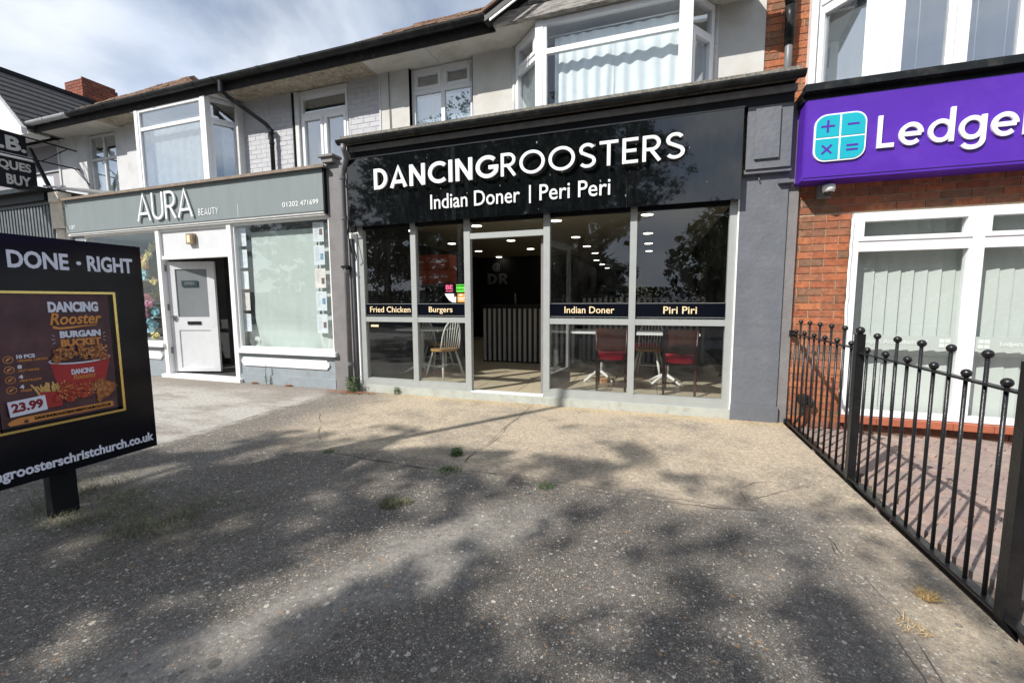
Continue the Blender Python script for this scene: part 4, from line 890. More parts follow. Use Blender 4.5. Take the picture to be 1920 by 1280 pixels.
g_ = MB(); dpiece(g_, .30, .54, -.012, 0, .93, .985); g_.build('letterbox', 'dome', door)
g_ = MB(); dpiece(g_, .05, .10, -.02, 0, 1.00, 1.09); dpiece(g_, .03, .10, -.035, -.02, 1.055, 1.075); g_.build('handle', 'chrome', door)
g_ = MB()
for z in (.42, 1.18, 1.86): g_.tube([(-8.10, .05, z), (-8.10, .05, z+.11)], .013, 8)
g_.build_split('hinge', 'pipegr', door)
g_ = MB(); dpiece(g_, .24, .52, -.004, .01, 1.60, 1.70); os_ = g_.build('open_sign', 'signdark', door)
tmb = text_mesh('OPEN', .17, .05, .003, .01)
nn = Vector((dv.y, -dv.x)); b0 = h0+dv*.295+nn*.006
tmb.v = [((b0+dv*u+nn*d).x, (b0+dv*u+nn*d).y, 1.625+v) for u, v, d in tmb.v]; tmb.build('lettering', 'grey_letter', os_)
# lobby
MB().box(-8.2, -4.5, 1.3, 1.4, 0, 2.6).box(-6.50, -6.46, .13, 1.3, 0, 2.6).build_split('lobby_wall', 'cream_block', AU)
B(-10.55, -4.46, .13, 1.35, -.1, .055).build('shop_floor', 'dark', AU); B(-10.55, -4.46, .1, 1.4, 2.6, 3.2).build('shop_ceiling', 'oldwhite', AU)
MB().box(-10.56, -10.46, .05, 1.4, 0, 2.6).box(-4.53, -4.46, .05, 1.4, 0, 2.6).box(-10.5, -8.2, 1.2, 1.3, 0, 2.6).build_split('side_wall', 'dark', AU)
cab = thing('black_bin', (-6.75, .55, .055), 'black box standing inside the salon doorway behind the white door', 'bin'); MB().box(-6.98, -6.53, .42, .85, .055, .88).build('bin_body', 'dark', cab); MB().box(-7.0, -6.52, .40, .87, .88, .93).build('bin_lid', 'black', cab)
# right display window
window(AU, -6.43, -4.50, .565, 2.575, .02, .035, m='whitegloss', gl='glass', dep=.07)
MB().box(-6.45, -4.44, -.055, .09, .50, .565).build('window_sill', 'whitegloss', AU)
MB().box(-6.43, -4.50, .02, .14, -.02, .50).box(-6.43, -4.49, .0, .03, -.02, .145).build('stall_riser', 'riser', AU)
B(-6.43, -4.50, .10, .12, .5, .57).build('window_bed', 'whitegloss', AU)
def plaque(x0, x1, z0, z1):
    q = .05; m_ = (z0+z1)/2
    P = [(x0+q, z0), (x1-q, z0), (x1-q, z0+.02), (x1-.015, m_-.03), (x1-.015, m_-.01), (x1, m_), (x1-.015, m_+.01), (x1-.015, m_+.03), (x1-q, z1-.02), (x1-q, z1), (x0+q, z1), (x0+q, z1-.02), (x0+.015, m_+.03), (x0+.015, m_+.01), (x0, m_), (x0+.015, m_-.01), (x0+.015, m_-.03), (x0+q, z0+.02)]
    return MB().prism([(a, .0, b) for a, b in P], 0, (0, .03, 0)).build('riser_plaque', 'whitegloss', AU)
plaque(-6.40, -4.60, .29, .43)
# cloth screen behind the glass, sagging at the foot
def cloth(x0, x1, y, z0, z1):
    vs_ = []; nx, nz = 60, 40
    for j in range(nz+1):
        for i in range(nx+1):
            u = i/nx; v = j/nz; x = x0+(x1-x0)*u; z = z0+(z1-z0)*v
            low = max(0, 1-v*2.2)
            w = .030*low*(math.sin(u*9+v*14+math.sin(u*5)*1.5)+.6*noise.noise(Vector((u*5, v*7, 1)))) + .004*noise.noise(Vector((u*14, v*2, 5)))
            vs_.append((x, y+w, z))
    return MB().add(vs_, [(j*(nx+1)+i, j*(nx+1)+i+1, (j+1)*(nx+1)+i+1, (j+1)*(nx+1)+i) for j in range(nz) for i in range(nx)], True)
ct = cloth(-6.20, -4.88, .16, .57, 2.44); c2 = cloth(-4.94, -4.53, .175, .57, 2.5); c3 = cloth(-6.40, -6.16, .185, .57, .95)
cs_ = ct.build('window_cloth', 'greencloth', None); tag(cs_, 'wide pale green cloth screen hanging behind the salon display window', 'cloth screen')
c2.add(c3.v, c3.f, True); c2.build('cloth_edge', 'blind', AU)
B(-6.42, -4.52, .24, .26, .5, 2.575).build('window_backing', 'greycloth', AU)
lab = ['top', 'second', 'third', 'fourth', 'lowest']
for col, (px_, side) in enumerate(((-6.325, 'left'), (-4.79, 'right'))):
    for k in range(5):
        z = 2.22-.345*k; hw = .085 if side == 'left' else .10; o = B(px_-hw, px_+hw, .10, .103, z, z+.29)
        pk = (side == 'left' and k == 3) or (side == 'right' and k in (2,))
        p_ = o.build('paper_notice', 'paperpink' if pk else 'paper', None)
        tag(p_, '%s printed notice in the %s column hanging in the salon window' % (lab[k], side), 'notice', 'paper notices hanging in the salon window')
        ln = MB()
        for q in range(9 if side == 'left' else 8):
            w = rnd.uniform(.04, .13) if side == 'left' else rnd.uniform(.03, .085); x0 = px_-.07
            if side == 'left' and k == 3 and 2 < q < 7: continue
            ln.box(x0, x0+w, .098, .1, z+.25-q*.026, z+.253-q*.026)
        ln.build('printed_lines', 'ink', p_)
        if side == 'right': B(px_+.02, px_+.075, .098, .1, z+.10-.02*k % .06, z+.19-.02*k % .06).build('printed_picture', 'photoblue' if k in (1, 3) else 'photo', p_)
# left display window with paper flowers
window(AU, -10.20, -8.20, .60, 2.575, .02, .035, m='whitegloss', gl='glass', dep=.07)
MB().box(-10.26, -8.17, -.055, .09, .535, .60).build('window_sill', 'whitegloss', AU)
MB().box(-10.3, -8.2, .02, .14, -.02, .535).box(-10.3, -8.2, .0, .03, -.02, .145).build('stall_riser', 'riser', AU)
plaque(-10.1, -8.28, .31, .45)
MB().box(-10.46, -10.2, .01, .14, 0, 2.6).build('window_pier', 'riser', AU)
MB().box(-8.95, -6.85, .19, .8, 4.70, 4.712).build('bay_ceiling', 'oldwhite', AU)
MB().box(-10.2, -8.25, .15, .8, .60, .62).box(-10.2, -8.25, .75, .8, 1.2, 1.23).box(-10.2, -8.25, .5, .8, 1.75, 1.77).build('display_shelf', 'greycloth', AU)
fm = ['orangef', 'bluef', 'yellowf', 'pinkf', 'bluef', 'pinkf', 'bluef', 'yellowf']
nm = dict(orangef='orange', bluef='blue', yellowf='yellow', pinkf='pink'); ords = ['highest', 'upper', 'small upper', 'middle', 'small middle', 'low', 'lower', 'lowest']
for k, (x, z, r_) in enumerate(((-8.48, 2.02, .13), (-8.52, 1.80, .09), (-8.30, 1.70, .07), (-8.42, 1.36, .12), (-8.32, 1.15, .09), (-8.62, 1.12, .10), (-8.42, .92, .13), (-8.34, .72, .10))):
    mb = MB(); rr = random.Random(k)
    for q in range(26):
        a = rr.uniform(0, 2*PI); t = rr.uniform(.1, 1); d = Vector((math.cos(a)*t, -.25-rr.random()*.5, math.sin(a)*t))*r_
        c0 = Vector((x*1.088, .45, 1.32+(z-1.32)*1.088))+d; s1 = Vector((rr.uniform(-1, 1), rr.uniform(-.5, .5), rr.uniform(-1, 1))).normalized()*r_*.38; s2 = s1.cross(Vector((rr.uniform(-1, 1), -1, rr.uniform(-1, 1)))).normalized()*r_*.34
        mb.add([c0-s1-s2, c0+s1-s2*.6, c0+s1*.8+s2, c0-s1*.7+s2], [(0, 1, 2, 3)])
    f = mb.build('paper_flower', fm[k]); tag(f, '%s %s paper flower in the salon window beside the white door' % (ords[k], nm[fm[k]]), 'paper flower', 'paper flowers in the salon window')
gm = MB(); rr = random.Random(5)
for q in range(220):
    t = rr.random(); c0 = Vector((-9.15+.42*t+rr.uniform(-.05, .05), .3+rr.uniform(-.04, .04), 1.98+.42*t+rr.uniform(-.05, .05)))
    s1 = Vector((rr.uniform(-1, 1), 0, rr.uniform(-1, 1))).normalized()*.028; s2 = Vector((-s1.z, .01, s1.x))*.7; gm.add([c0-s1, c0-s2, c0+s1, c0+s2], [(0, 1, 2, 3)])
tag(gm.build('flower_garland', 'yellowf'), 'pale paper garland strung diagonally across the left salon window', 'garland')
fo = MB()
for q in range(240):
    c0 = Vector((-9.2+rr.gauss(0, .12), .5+rr.gauss(0, .06), rr.choice((1.2, .85, 1.5))+rr.gauss(0, .07))); s1 = Vector((rr.uniform(-1, 1), rr.uniform(-1, 1), rr.uniform(-1, 1))).normalized()*.05; s2 = s1.cross(Vector((rr.random(), 1, rr.random()))).normalized()*.012
    fo.add([c0-s1, c0-s2, c0+s1, c0+s2], [(0, 1, 2, 3)])
tag(fo.build('artificial_leaves', 'weed'), 'dark green artificial leaves among the paper flowers in the salon window', 'foliage')
# upper floor of the salon
aw = MB(); aw.box(-10.08, -9.0, .62, .8, 3.2, 4.72).box(-6.78, -5.62, .62, .8, 3.2, 4.72).box(-4.57, -3.98, .62, .8, 3.2, 4.72)
awo = aw.build_split('painted_wall', 'pgroove', AU)
for x0, x1, s_ in ((-9.44, -8.98, 1), (-6.76, -5.66, 2), (-4.56, -3.985, 3)): brick_panel(awo[s_-1], x0, x1, 3.24, 4.715, .62, 'pbrick', depth=.08, proud=.0035, seed=s_)
MB().box(-9.72, -9.44, .57, .7, 3.2, 4.72).box(-3.985, -3.96, .59, .7, 3.4, 4.72).build_split('smooth_strip', 'render_gr', AU)
MB().box(-13.2, -4.0, .84, 8, 3.2, 4.7).build('upper_shell', 'dark', AU)
window(AU, -5.53, -4.60, 3.30, 4.33, .64, .034, mullions=(-5.07,), m='upvc', sash=lambda i, j: True); window(AU, -5.53, -4.60, 4.332, 4.64, .645, .045, m='upvc'); B(-5.5, -4.63, .80, .81, 3.3, 4.64).build('room_back', 'greycloth', AU)
MB().box(-5.61, -5.54, .60, .70, 3.25, 4.70).box(-5.54, -4.58, .62, .72, 4.645, 4.70).build_split('timber_architrave', 'oldwhite', AU)
B(-5.66, -5.64, .59, .62, 3.25, 4.7).build('black_cable', 'black', AU)
window(AU, -11.02, -10.09, 3.3, 4.69, .66, .045, mullions=(-10.57,), rails=(4.22,), m='oldwhite')
B(-11.0, -10.1, .76, .78, 3.3, 4.3).build('net_curtain', 'net', AU)
AB = thing('bay_window', (-7.95, .35, 3.3), 'white framed bay window with net curtains above the AURA fascia', 'bay window')
AP = [(-9.02, .62), (-8.72, .17), (-7.08, .17), (-6.79, .62)]
for i in range(3):
    a, b = AP[i], AP[i+1]; Ln = math.hypot(b[0]-a[0], b[1]-a[1])
    window(AB, .03, Ln-.03, 3.27, 4.69, 0, .055, rails=(4.35,), m='upvc', axis=(a, b), sash=(lambda p, q: q == 0) if i == 2 else None)
MB().box(-8.76, -8.68, .162, .25, 3.27, 4.695).box(-7.13, -7.03, .162, .26, 3.27, 4.695).build_split('corner_post', 'upvc', AB)
MB().box(-6.80, -6.74, .50, .64, 3.26, 4.70).build('edge_trim', 'oldwhite', AB)
drape([(-8.62, .32), (-7.16, .32)], 3.27, 4.5, .008, 30, 'net_curtain', 'net', AB, seed=11); drape([(-7.0, .40), (-6.86, .62)], 3.27, 4.4, .010, 60, 'side_net', 'net', AB, seed=12)
B(-8.95, -6.82, .79, .83, 3.25, 4.7).build('room_back', 'greycloth', AB)

# ================================================================ ANTIQUES SHOP (left edge)
AN = thing('antiques_shop_building', (-12.5, .6, 0), 'shop at the left edge with grey corrugated shutter fascia and white upper wall', 'building')
sb = B(-16, -11.05, -.02, .1, 2.3, 3.24).build('fascia_backing', 'shutter', AN)
rb_ = MB().box(-.028, .028, -.016, .0, 0, .86).mesh('corrugation'); rb_.materials.append(Mt['shutter'])
for k in range(34): part_copy('corrugation', rb_, (-11.12-k*.105, -.02, 2.34), sb)
MB().box(-16, -11.0, -.06, .1, 3.2, 3.27).box(-16, -10.98, -.25, .6, 3.42, 3.50).build('projecting_roof_edge', 'gutterblk', AN)
MB().box(-16, -11.0, -.12, .3, 3.27, 3.42).build('box_soffit', 'black', AN)
MB().prism([(-10.95, -.14, 3.50), (-10.72, -.14, 3.46), (-9.7, .6, 3.34), (-10.2, .6, 3.50)], 0, (0, 0, .03)).build('sloping_flashing', 'lead', AN)
MB().box(-10.98, -10.60, -.06, .12, 2.74, 3.22).box(-10.92, -10.62, -.10, .1, 3.22, 3.40).box(-10.92, -10.70, -.03, .12, 2.50, 2.72).build('painted_pier', 'cream_block', AN)
MB().box(-11.0, -10.6, .0, .3, -.02, 2.74).build('lower_pier', 'oldwhite', AN)
MB().box(-16, -11.0, .1, .2, 0, 2.4).build('shop_window', 'dark', AN)
MB().box(-11.88, -11.02, .60, .8, 3.4, 4.72).build('upper_wall', 'render_gr', AN)
MB().box(-10.09, -9.72, .60, .8, 3.2, 4.72).build('upper_wall', 'render_gr', AN)
MB().box(-14.5, -11.93, .62, .64, 3.45, 4.66).build('mauve_panel', 'mauve', AN)
MB().box(-11.93, -11.88, .58, .66, 3.4, 4.70).box(-14.5, -11.93, .58, .66, 4.66, 4.71).box(-14.5, -11.93, .59, .62, 4.10, 4.14).build('panel_frame', 'oldwhite', AN)
GB = thing('gabled_house', (-15, .3, 0), 'white gabled house with dark slate roof at the far left', 'house')
x_e, z_e = -12.45, 5.0; sl_ = 1.0
MB().prism([(-14.8, .10, 4.66), (-11.70, .10, 4.66), (-13.2, .10, 6.14), (-14.7, .10, 4.7)], 0, (0, .3, 0)).build('gable_wall', 'white_render', GB)
pl = []
rf = MB().prism([(-11.68, .0, 4.70), (-13.2, .0, 6.18), (-13.2, 9, 6.18), (-11.68, 9, 4.70)], 0, (.02, 0, .02)).prism([(-14.7, .0, 4.70), (-13.2, .0, 6.18), (-13.2, 9, 6.18), (-14.7, 9, 4.70)], 0, (-.02, 0, .02)).build('roof_deck', 'slate', GB)
sm_ = None
nrm = Vector((1, 0, 1.0)).normalized(); dn_v = Vector((-1.52, 0, 1.48)).normalized()
for k in range(10):
    a = Vector((-11.66, 0, 4.72))+dn_v*(k*.2)
    MB().prism([(a.x, .0, a.z+.03), (a.x+dn_v.x*.22, .0, a.z+dn_v.z*.22+.005), (a.x+dn_v.x*.22, 9, a.z+dn_v.z*.22+.005), (a.x, 9, a.z+.03)], 0, (0, 0, .02)).build('slate_course', 'slate', GB)
MB().prism([(-11.62, -.06, 4.58), (-13.22, -.06, 6.14), (-13.22, -.06, 6.27), (-11.62, -.06, 4.71)], 0, (0, .08, 0)).build('verge_board', 'white_render', GB)
MB().box(-13.27, -13.13, -.02, 9, 6.18, 6.27).build('ridge_tile', 'black', GB)
# projecting signs
def psign(y0, y1, z0, z1, X, lab_, words, m='signblack', ch=0):
    t = thing('projecting_sign', (X, (y0+y1)/2, z0), lab_, 'sign')
    P = [(y0, z0), (y1-ch, z0), (y1, z0+ch), (y1, z1), (y0, z1)] if ch else [(y0, z0), (y1, z0), (y1, z1), (y0, z1)]
    MB().prism([(X-.03, a, b) for a, b in P], 0, (.06, 0, 0)).build('sign_board', m, t)
    for w, y, z, ww, hh, mm in words: put_text(w, (X+.031, y, z), ww, hh, mm, t, '+x', depth=.01, bold=.035)
    return t
psign(-1.25, -.10, 4.11, 4.47, -11.45, 'upper black projecting sign with silver letter B', [('.B.', -.47, 4.16, .36, .26, 'silver')])
p2 = psign(-1.25, .02, 3.48, 4.03, -11.5, 'lower black projecting sign reading QUES over BUY', [('QUES', -.49, 3.79, .44, .19, 'silver'), ('BUY', -.40, 3.54, .33, .19, 'silver')], ch=.10)
MB().box(-11.50, -11.43, -1.22, -.03, 4.035, 4.105).build('white_edge_strip', 'upvc', p2)
br = thing('sign_bracket', (-11.3, .55, 4.3), 'black metal rods bracing the projecting signs back to the white wall', 'bracket')
MB().tube([(-11.40, -1.3, 4.50), (-11.28, .58, 4.41)], .014, 6).tube([(-11.40, -1.3, 4.075), (-11.24, .58, 4.04)], .014, 6).tube([(-11.30, .45, 4.415), (-11.35, .05, 4.06)], .010, 6).tube([(-11.24, .50, 4.04), (-11.0, .60, 3.72)], .008, 6).build('brace_rod', 'black', br)
MB().prism([(-11.50, -.06, 4.30), (-11.50, -.01, 4.30), (-11.50, .28, 3.45), (-11.50, .22, 3.45)], 0, (.05, 0, 0)).build('raking_strut', 'black', br)
cl_ = drape([(-13.2, .45), (-11.9, .45)], 3.35, 3.95, .03, 20, 'draped_sheet', 'curtain', None, seed=20); tag(cl_, 'pale blue sheeting showing in the window under the lower projecting sign', 'sheeting')

# ================================================================ ACCOUNTANTS (right)
LE = thing('accountants_building', (3, .6, 0), 'red brick accountants office with purple Ledgers fascia and white framed windows', 'building')
cw = MB(); cw.box(1.40, 1.875, .065, .3, -.08, 3.0).box(1.875, 8, .065, .3, 2.17, 3.0).box(1.875, 8, .055, .3, -.08, .058)
wl_ = cw.build('brick_wall', 'mortar', LE)
brick_panel(wl_, 1.40, 1.872, -.06, 2.17, .06, 'brick', seed=11, proud=.004)
brick_panel(wl_, 1.40, 3.55, 2.19, 2.52, .06, 'brick', seed=12, proud=.004)
brick_panel(wl_, 1.62, 3.6, -.10, .055, .05, 'brickdark', seed=13, proud=.006)
# ledger window
F_ = dict(m='upvc', gl='glass', dep=.08)
window(LE, 1.885, 2.85, .135, 1.845, .02, .055, **F_); window(LE, 2.85, 3.86, .135, 1.845, .02, .055, **F_); window(LE, 3.86, 4.9, .135, 1.845, .02, .055, **F_)
window(LE, 1.885, 2.85, 1.846, 2.165, .018, .045, sash=lambda i, j: True, **F_); window(LE, 2.85, 3.86, 1.846, 2.165, .018, .045, sash=lambda i, j: True, **F_); window(LE, 3.86, 4.9, 1.846, 2.165, .018, .045, sash=lambda i, j: True, **F_)
MB().tube([(1.878, .02, .14)]+[(1.878+rnd.uniform(-.006, .004), .02, .14+k*.06) for k in range(1, 34)], .013, 6).build('filler_foam', 'upvc', LE)
ts = None; tms = MB().box(-.148, .148, -.05, .05, -.033, .033).mesh('sill_tile'); tms.materials.append(Mt['terracotta'])
for k in range(10): part_copy('sill_tile', tms, (1.87+.15+k*.302, .01, .096), LE)
MB().box(1.86, 1.98, .035, .06, -.03, .04).build('air_brick', 'brickdark', LE)
bl_t = thing('vertical_blind', (2.9, .2, 0), 'grey-green vertical blind slats behind the accountants window', 'blind')
sm2 = MB().box(-.063, .063, -.001, .001, .16, 2.12).mesh('slat'); sm2.materials.append(Mt['blind'])
for k in range(27): part_copy('slat', sm2, (1.985+k*.108, .20+rnd.uniform(-.002, .002), 0), bl_t, rot=(0, 0, R(-11+rnd.uniform(-2.5, 2.5))))
MB().box(1.88, 4.9, .17, .23, 2.11, 2.15).build('head_rail', 'upvc', bl_t)
B(1.5, 6, .9, 1.0, 0, 3).build('room_back', 'greycloth', LE); B(1.40, 8, .3, 5, -.1, .1).build('floor', 'dark', LE); B(1.40, 8, .3, 5, 2.5, 3.2).build('ceiling', 'ceil', LE)
for x0, x1 in ((1.94, 2.795), (2.905, 3.805)):
    fs_ = B(x0, x1, .048, .052, .82, .96).build('frosted_band', 'frostfilm', LE)
    if x0 < 2: put_text('Ledgers Accountants Ltd', (x0+.10, .046, .862), .52, .055, 'frosttxt', fs_, bold=.01); lx = x1-.14
    else: put_text('Ledgers Accountants Ltd', (x0+.20, .046, .862), .52, .055, 'frosttxt', fs_, bold=.01); lx = x0+.04
    for a in (0, 1):
        for b in (0, 1): B(lx+a*.045, lx+a*.045+.038, .044, .048, .85+b*.045, .888+b*.045).build('logo_tile', 'frosttxt', fs_)
# purple sign box
pb = B(1.37, 8, -.20, .06, 2.465, 3.21).build('sign_box', 'purple', LE)
MB().box(1.366, 8, -.205, -.20, 2.488, 2.492).build('sign_seam', 'purple_dk', pb); B(1.358, 1.37, -.19, .06, 2.47, 3.2).build('sign_end_cap', 'purple', pb)
MB().box(1.34, 8, -.16, .1, 3.215, 3.33).box(1.33, 8, -.26, -.16, 3.27, 3.335).build('black_ledge', 'gutterblk', LE)
def rrect(x0, x1, z0, z1, r, y0, y1, corners=(1, 1, 1, 1)):
    P = []
    for (cx, cz, a0), c in zip(((x1-r, z1-r, 0), (x0+r, z1-r, 90), (x0+r, z0+r, 180), (x1-r, z0+r, 270)), corners):
        if c: P += [(cx+r*math.cos(R(a0+q*15)), cz+r*math.sin(R(a0+q*15))) for q in range(7)]
        else: P.append(((x1 if a0 in (0, 270) else x0), (z1 if a0 in (0, 90) else z0)))
    return MB().prism([(a, y0, b) for a, b in P], 0, (0, y1-y0, 0))
lx0, lx1, lz0, lz1 = 1.432, 1.845, 2.625, 3.055
lg = rrect(lx0, lx1, lz0, lz1, .10, -.218, -.20).build('logo', 'white_letter', pb)
cx, cz = (lx0+lx1)/2, (lz0+lz1)/2; q = .008; e_ = .013
for i, (a0, a1, b0, b1, cn) in enumerate(((lx0+e_, cx-q, cz+q, lz1-e_, (0, 1, 0, 0)), (cx+q, lx1-e_, cz+q, lz1-e_, (1, 0, 0, 0)), (lx0+e_, cx-q, lz0+e_, cz-q, (0, 0, 1, 0)), (cx+q, lx1-e_, lz0+e_, cz-q, (0, 0, 0, 1)))):
    tq = rrect(a0, a1, b0, b1, .088, -.222, -.218, cn).build('logo_tile', 'teal', lg)
    mx, mz = (a0+a1)/2, (b0+b1)/2
    s_ = MB()
    if i == 0: s_.box(mx-.055, mx+.055, -.225, -.222, mz-.008, mz+.008).box(mx-.008, mx+.008, -.2255, -.222, mz-.055, mz+.055)
    if i == 1: s_.box(mx-.045, mx+.045, -.225, -.222, mz-.008, mz+.008)
    if i == 3: s_.box(mx-.045, mx+.045, -.225, -.222, mz+.012, mz+.028).box(mx-.045, mx+.045, -.225, -.222, mz-.028, mz-.012)
    if i == 2:
        for k in (1, -1):
            d_ = Vector((.707, 0, .707*k)); n_ = Vector((-.707*k, 0, .707))*.008; c0_ = Vector((mx, -.225-.0004*k, mz))
            s_.prism([c0_-d_*.055-n_, c0_+d_*.055-n_, c0_+d_*.055+n_, c0_-d_*.055+n_], 0, (0, .003, 0))
    s_.build('logo_sign', 'purple', lg)
put_letters('Ledgers', 1.93, 3.20, -.205, 2.70, .285, .132, .018, 'white_letter', pb, gap=.13)
# upper bay of accountants and brick strip
ub = MB().box(1.14, 1.62, .62, .8, 3.4, 5.3).build('upper_brick_wall', 'mortar', LE)
brick_panel(ub, 1.142, 1.60, 3.42, 5.2, .615, 'brick', seed=15, proud=.004)
up = MB().tube([(1.36, .53, 3.42), (1.36, .53, 4.46)], .038, 12).build('downpipe', 'pipegr', LE)
MB().tube([(1.36, .53, 4.10), (1.36, .53, 4.40), (1.36, .53, 4.5)], [.045, .050, .06], 12).tube([(1.36, .53, 4.5), (1.30, .45, 4.75), (1.30, .45, 5.0)], .05, 10).build('pipe_socket', 'gutterblk', up)
UB = thing('bay_window', (2.8, .3, 3.4), 'white upvc bay window above the purple Ledgers sign', 'bay window')
UP = [(1.60, .60), (2.02, .12), (4.6, .12)]
a, b = UP[0], UP[1]; Ln = math.dist(a, b)
window(UB, .02, Ln-.02, 3.36, 5.3, 0, .06, rails=(4.42,), m='upvc', axis=(a, b), sash=lambda p, q: True)
window(UB, 2.10, 4.6, 3.37, 5.3, .12, .06, mullions=(2.62, 3.13, 3.64, 4.15), m='upvc', sash=lambda p, q: True)
MB().box(1.975, 2.10, .112, .22, 3.36, 5.3).box(1.56, 1.62, .52, .66, 3.36, 5.3).build_split('corner_post', 'upvc', UB)
B(1.7, 4.6, .75, .8, 3.3, 5.3).build('room_back', 'dark', UB)
cd = MB()
for k in range(11): cd.tube([(2.18+k*.22, .30, 3.4), (2.18+k*.22, .30, 5.2)], .004, 5)
cd.build('blind_cord', 'upvc', UB)
drape([(1.70, .60), (1.98, .28)], 3.4, 5.0, .006, 40, 'side_blind', 'greycloth', UB, seed=30)
B(1.62, 8, .82, 6, 3.3, 5.3).build('upper_shell', 'dark', LE)

# small wall items
cc = thing('security_camera', (1.62, .05, 2.4), 'small white dome camera on the brick wall under the purple sign', 'security camera')
MB().box(1.56, 1.66, -.01, .055, 2.33, 2.46).build('back_plate', 'lead', cc)
MB().tube([(1.62, -.01, 2.42), (1.62, -.06, 2.42)], .022, 10).tube([(1.62, -.09, 2.435), (1.62, -.09, 2.40), (1.62, -.09, 2.365)], [.052, .056, .046], 16).build('housing', 'cctv', cc)
MB().ball((1.62, -.09, 2.362), .040, sc=(1, 1, .8)).build('lens_dome', 'dome', cc)
tb_ = thing('outdoor_socket', (1.56, .02, .3), 'black round wall socket with trailing cable behind the railings', 'socket')
MB().tube([(1.55, .055, .27), (1.55, -.02, .27), (1.55, -.03, .27)], [.055, .06, .045], 14).tube([(1.60, -.01, .30), (1.62, -.03, .25), (1.60, -.03, .20)], .018, 8).build('socket_body', 'dome', tb_)
MB().tube([(1.55, -.02, .22), (1.53, -.04, .12), (1.47, -.05, .03), (1.44, -.08, .0), (1.45, -.3, -.005)], .012, 7).build('cable', 'black', tb_)

# ================================================================ RAILINGS
def fence(y0, n, zr, lab_, step, X=1.41, wallend=False):
    t = thing('iron_railing', (X, y0, 0), lab_, 'railing', 'black ball-topped railing panels')
    y1 = y0-step*(n+1)
    MB().box(X-.019, X+.019, y1+.025, y0-(.0 if wallend else .025), zr-.005, zr+.005).build('top_rail', 'blackmetal', t)
    MB().box(X-.022, X+.022, y1+.025, y0-(.0 if wallend else .025), .022, .034).build('bottom_rail', 'blackmetal', t)
    if wallend: MB().box(X-.025, X+.025, -.012, .05, zr-.03, zr+.03).box(X-.03, X+.03, -.02, .05, .0, .045).build_split('wall_fixing', 'blackmetal', t)
    def bar_mesh(h): m_ = MB().tube([(0, 0, .02), (0, 0, h)], .0085, 10).mesh('bar'); m_.materials.append(Mt['blackmetal']); return m_
    tall = bar_mesh(zr+.115); short = bar_mesh(zr+.015); bl_ = MB().ball((0, 0, 0), .0205, 14, 10).mesh('ball_finial'); bl_.materials.append(Mt['blackmetal'])
    for k in range(1, n+1):
        tl_ = k % 2 == 0; y = y0-step*k; o = part_copy('bar', tall if tl_ else short, (X, y, 0), t); org[o.name] = Vector((X, y, 0))
        part_copy('ball_finial', bl_, (X, y, zr+(.132 if tl_ else .027)), o)
    return t
fence(0, 11, .968, 'railing panel fixed to the brick pier of the accountants office', .125, wallend=True)
fence(-1.5, 11, .945, 'middle railing panel between the two square posts', .1195)
fence(-2.935, 9, .935, 'nearest railing panel cut off by the right edge of the photo', .1195)
for y, h, lb in ((-1.5, 1.075, 'square black railing post with ball top beyond the middle panel'), (-2.935, 1.075, 'nearest square black railing post at the right edge')):
    t = thing('railing_post', (1.41, y, 0), lb, 'post', 'square railing posts')
    MB().box(1.385, 1.435, y-.025, y+.025, -.05, h).build('post_shaft', 'blackmetal', t); MB().ball((1.41, y, h+.024), .027, 14, 10).build('ball_finial', 'blackmetal', t)

# ================================================================ ADVERTISING BOARD
X = -3.4
AD = thing('advertising_board', (X, -3.56, 0), 'black post-mounted advertising board with gold framed chicken bucket poster', 'advertising board')
B(X-.06, X, -4.04, -3.085, .285, 1.705).build('board_panel', 'board', AD)
MB().box(X-.13, X-.062, -3.64, -3.515, -.05, 1.5).build('post', 'black', AD)
def bt_(s_, y0, y1, z0, z1, m='boardletter', bold=.03, par=None, xo=0., shear=0): return put_text(s_, (X+.001+xo, y0, z0), y1-y0, z1-z0, m, par or AD, '+x', depth=.004, bold=bold, shear=shear)
bt_('DONE', -3.735, -3.475, 1.518, 1.618); bt_('RIGHT', -3.385, -3.140, 1.518, 1.618)
for y in (-3.785, -3.428): MB().tube([(X, y, 1.565), (X+.006, y, 1.565)], .0115, 12).build('dot', 'boardletter', AD)
bt_('dancingroosterschristchurch.co.uk', -4.02, -3.105, .315, .395)
# poster frame
fr_ = MB(); y0, y1, z0, z1 = -3.845, -3.275, .605, 1.375; w = .014
for a, b, c, d in ((y0-w, y1+w, z1, z1+w), (y0-w, y1+w, z0-w, z0), (y0-w, y0, z0, z1), (y1, y1+w, z0, z1)): fr_.box(X, X+.016, a, b, c, d)
fr_.build('gold_frame', 'brass', AD)
PO = B(X, X+.003, y0, y1, z0, z1).build('poster', 'poster', AD)
MB().box(X+.003, X+.0036, y0+.004, y0+.014, z0, z1).box(X+.003, X+.0036, y1-.022, y1-.004, z0, z1).box(X+.003, X+.0036, y0, y1, z0, z0+.018).build('poster_border', 'board', PO)
pt = lambda s_, a, b, c, d, m, bold=.03, xo=.004, sh=0: bt_(s_, a, b, c, d, m, bold, PO, xo, sh)
pt('DANCING', -3.592, -3.354, 1.264, 1.328, 'boardletter', .05)
pt('Rooster', -3.591, -3.342, 1.188, 1.260, 'orange', .02, .0045, .25)
sw = MB(); pts = [(-3.580, 1.168), (-3.545, 1.160), (-3.49, 1.164), (-3.44, 1.172), (-3.37, 1.178), (-3.37, 1.182), (-3.44, 1.180), (-3.50, 1.176), (-3.55, 1.174), (-3.578, 1.184)]
sw.prism([(X+.004, a, b) for a, b in pts], 0, (.001, 0, 0)).build('underline_swash', 'orange', PO)
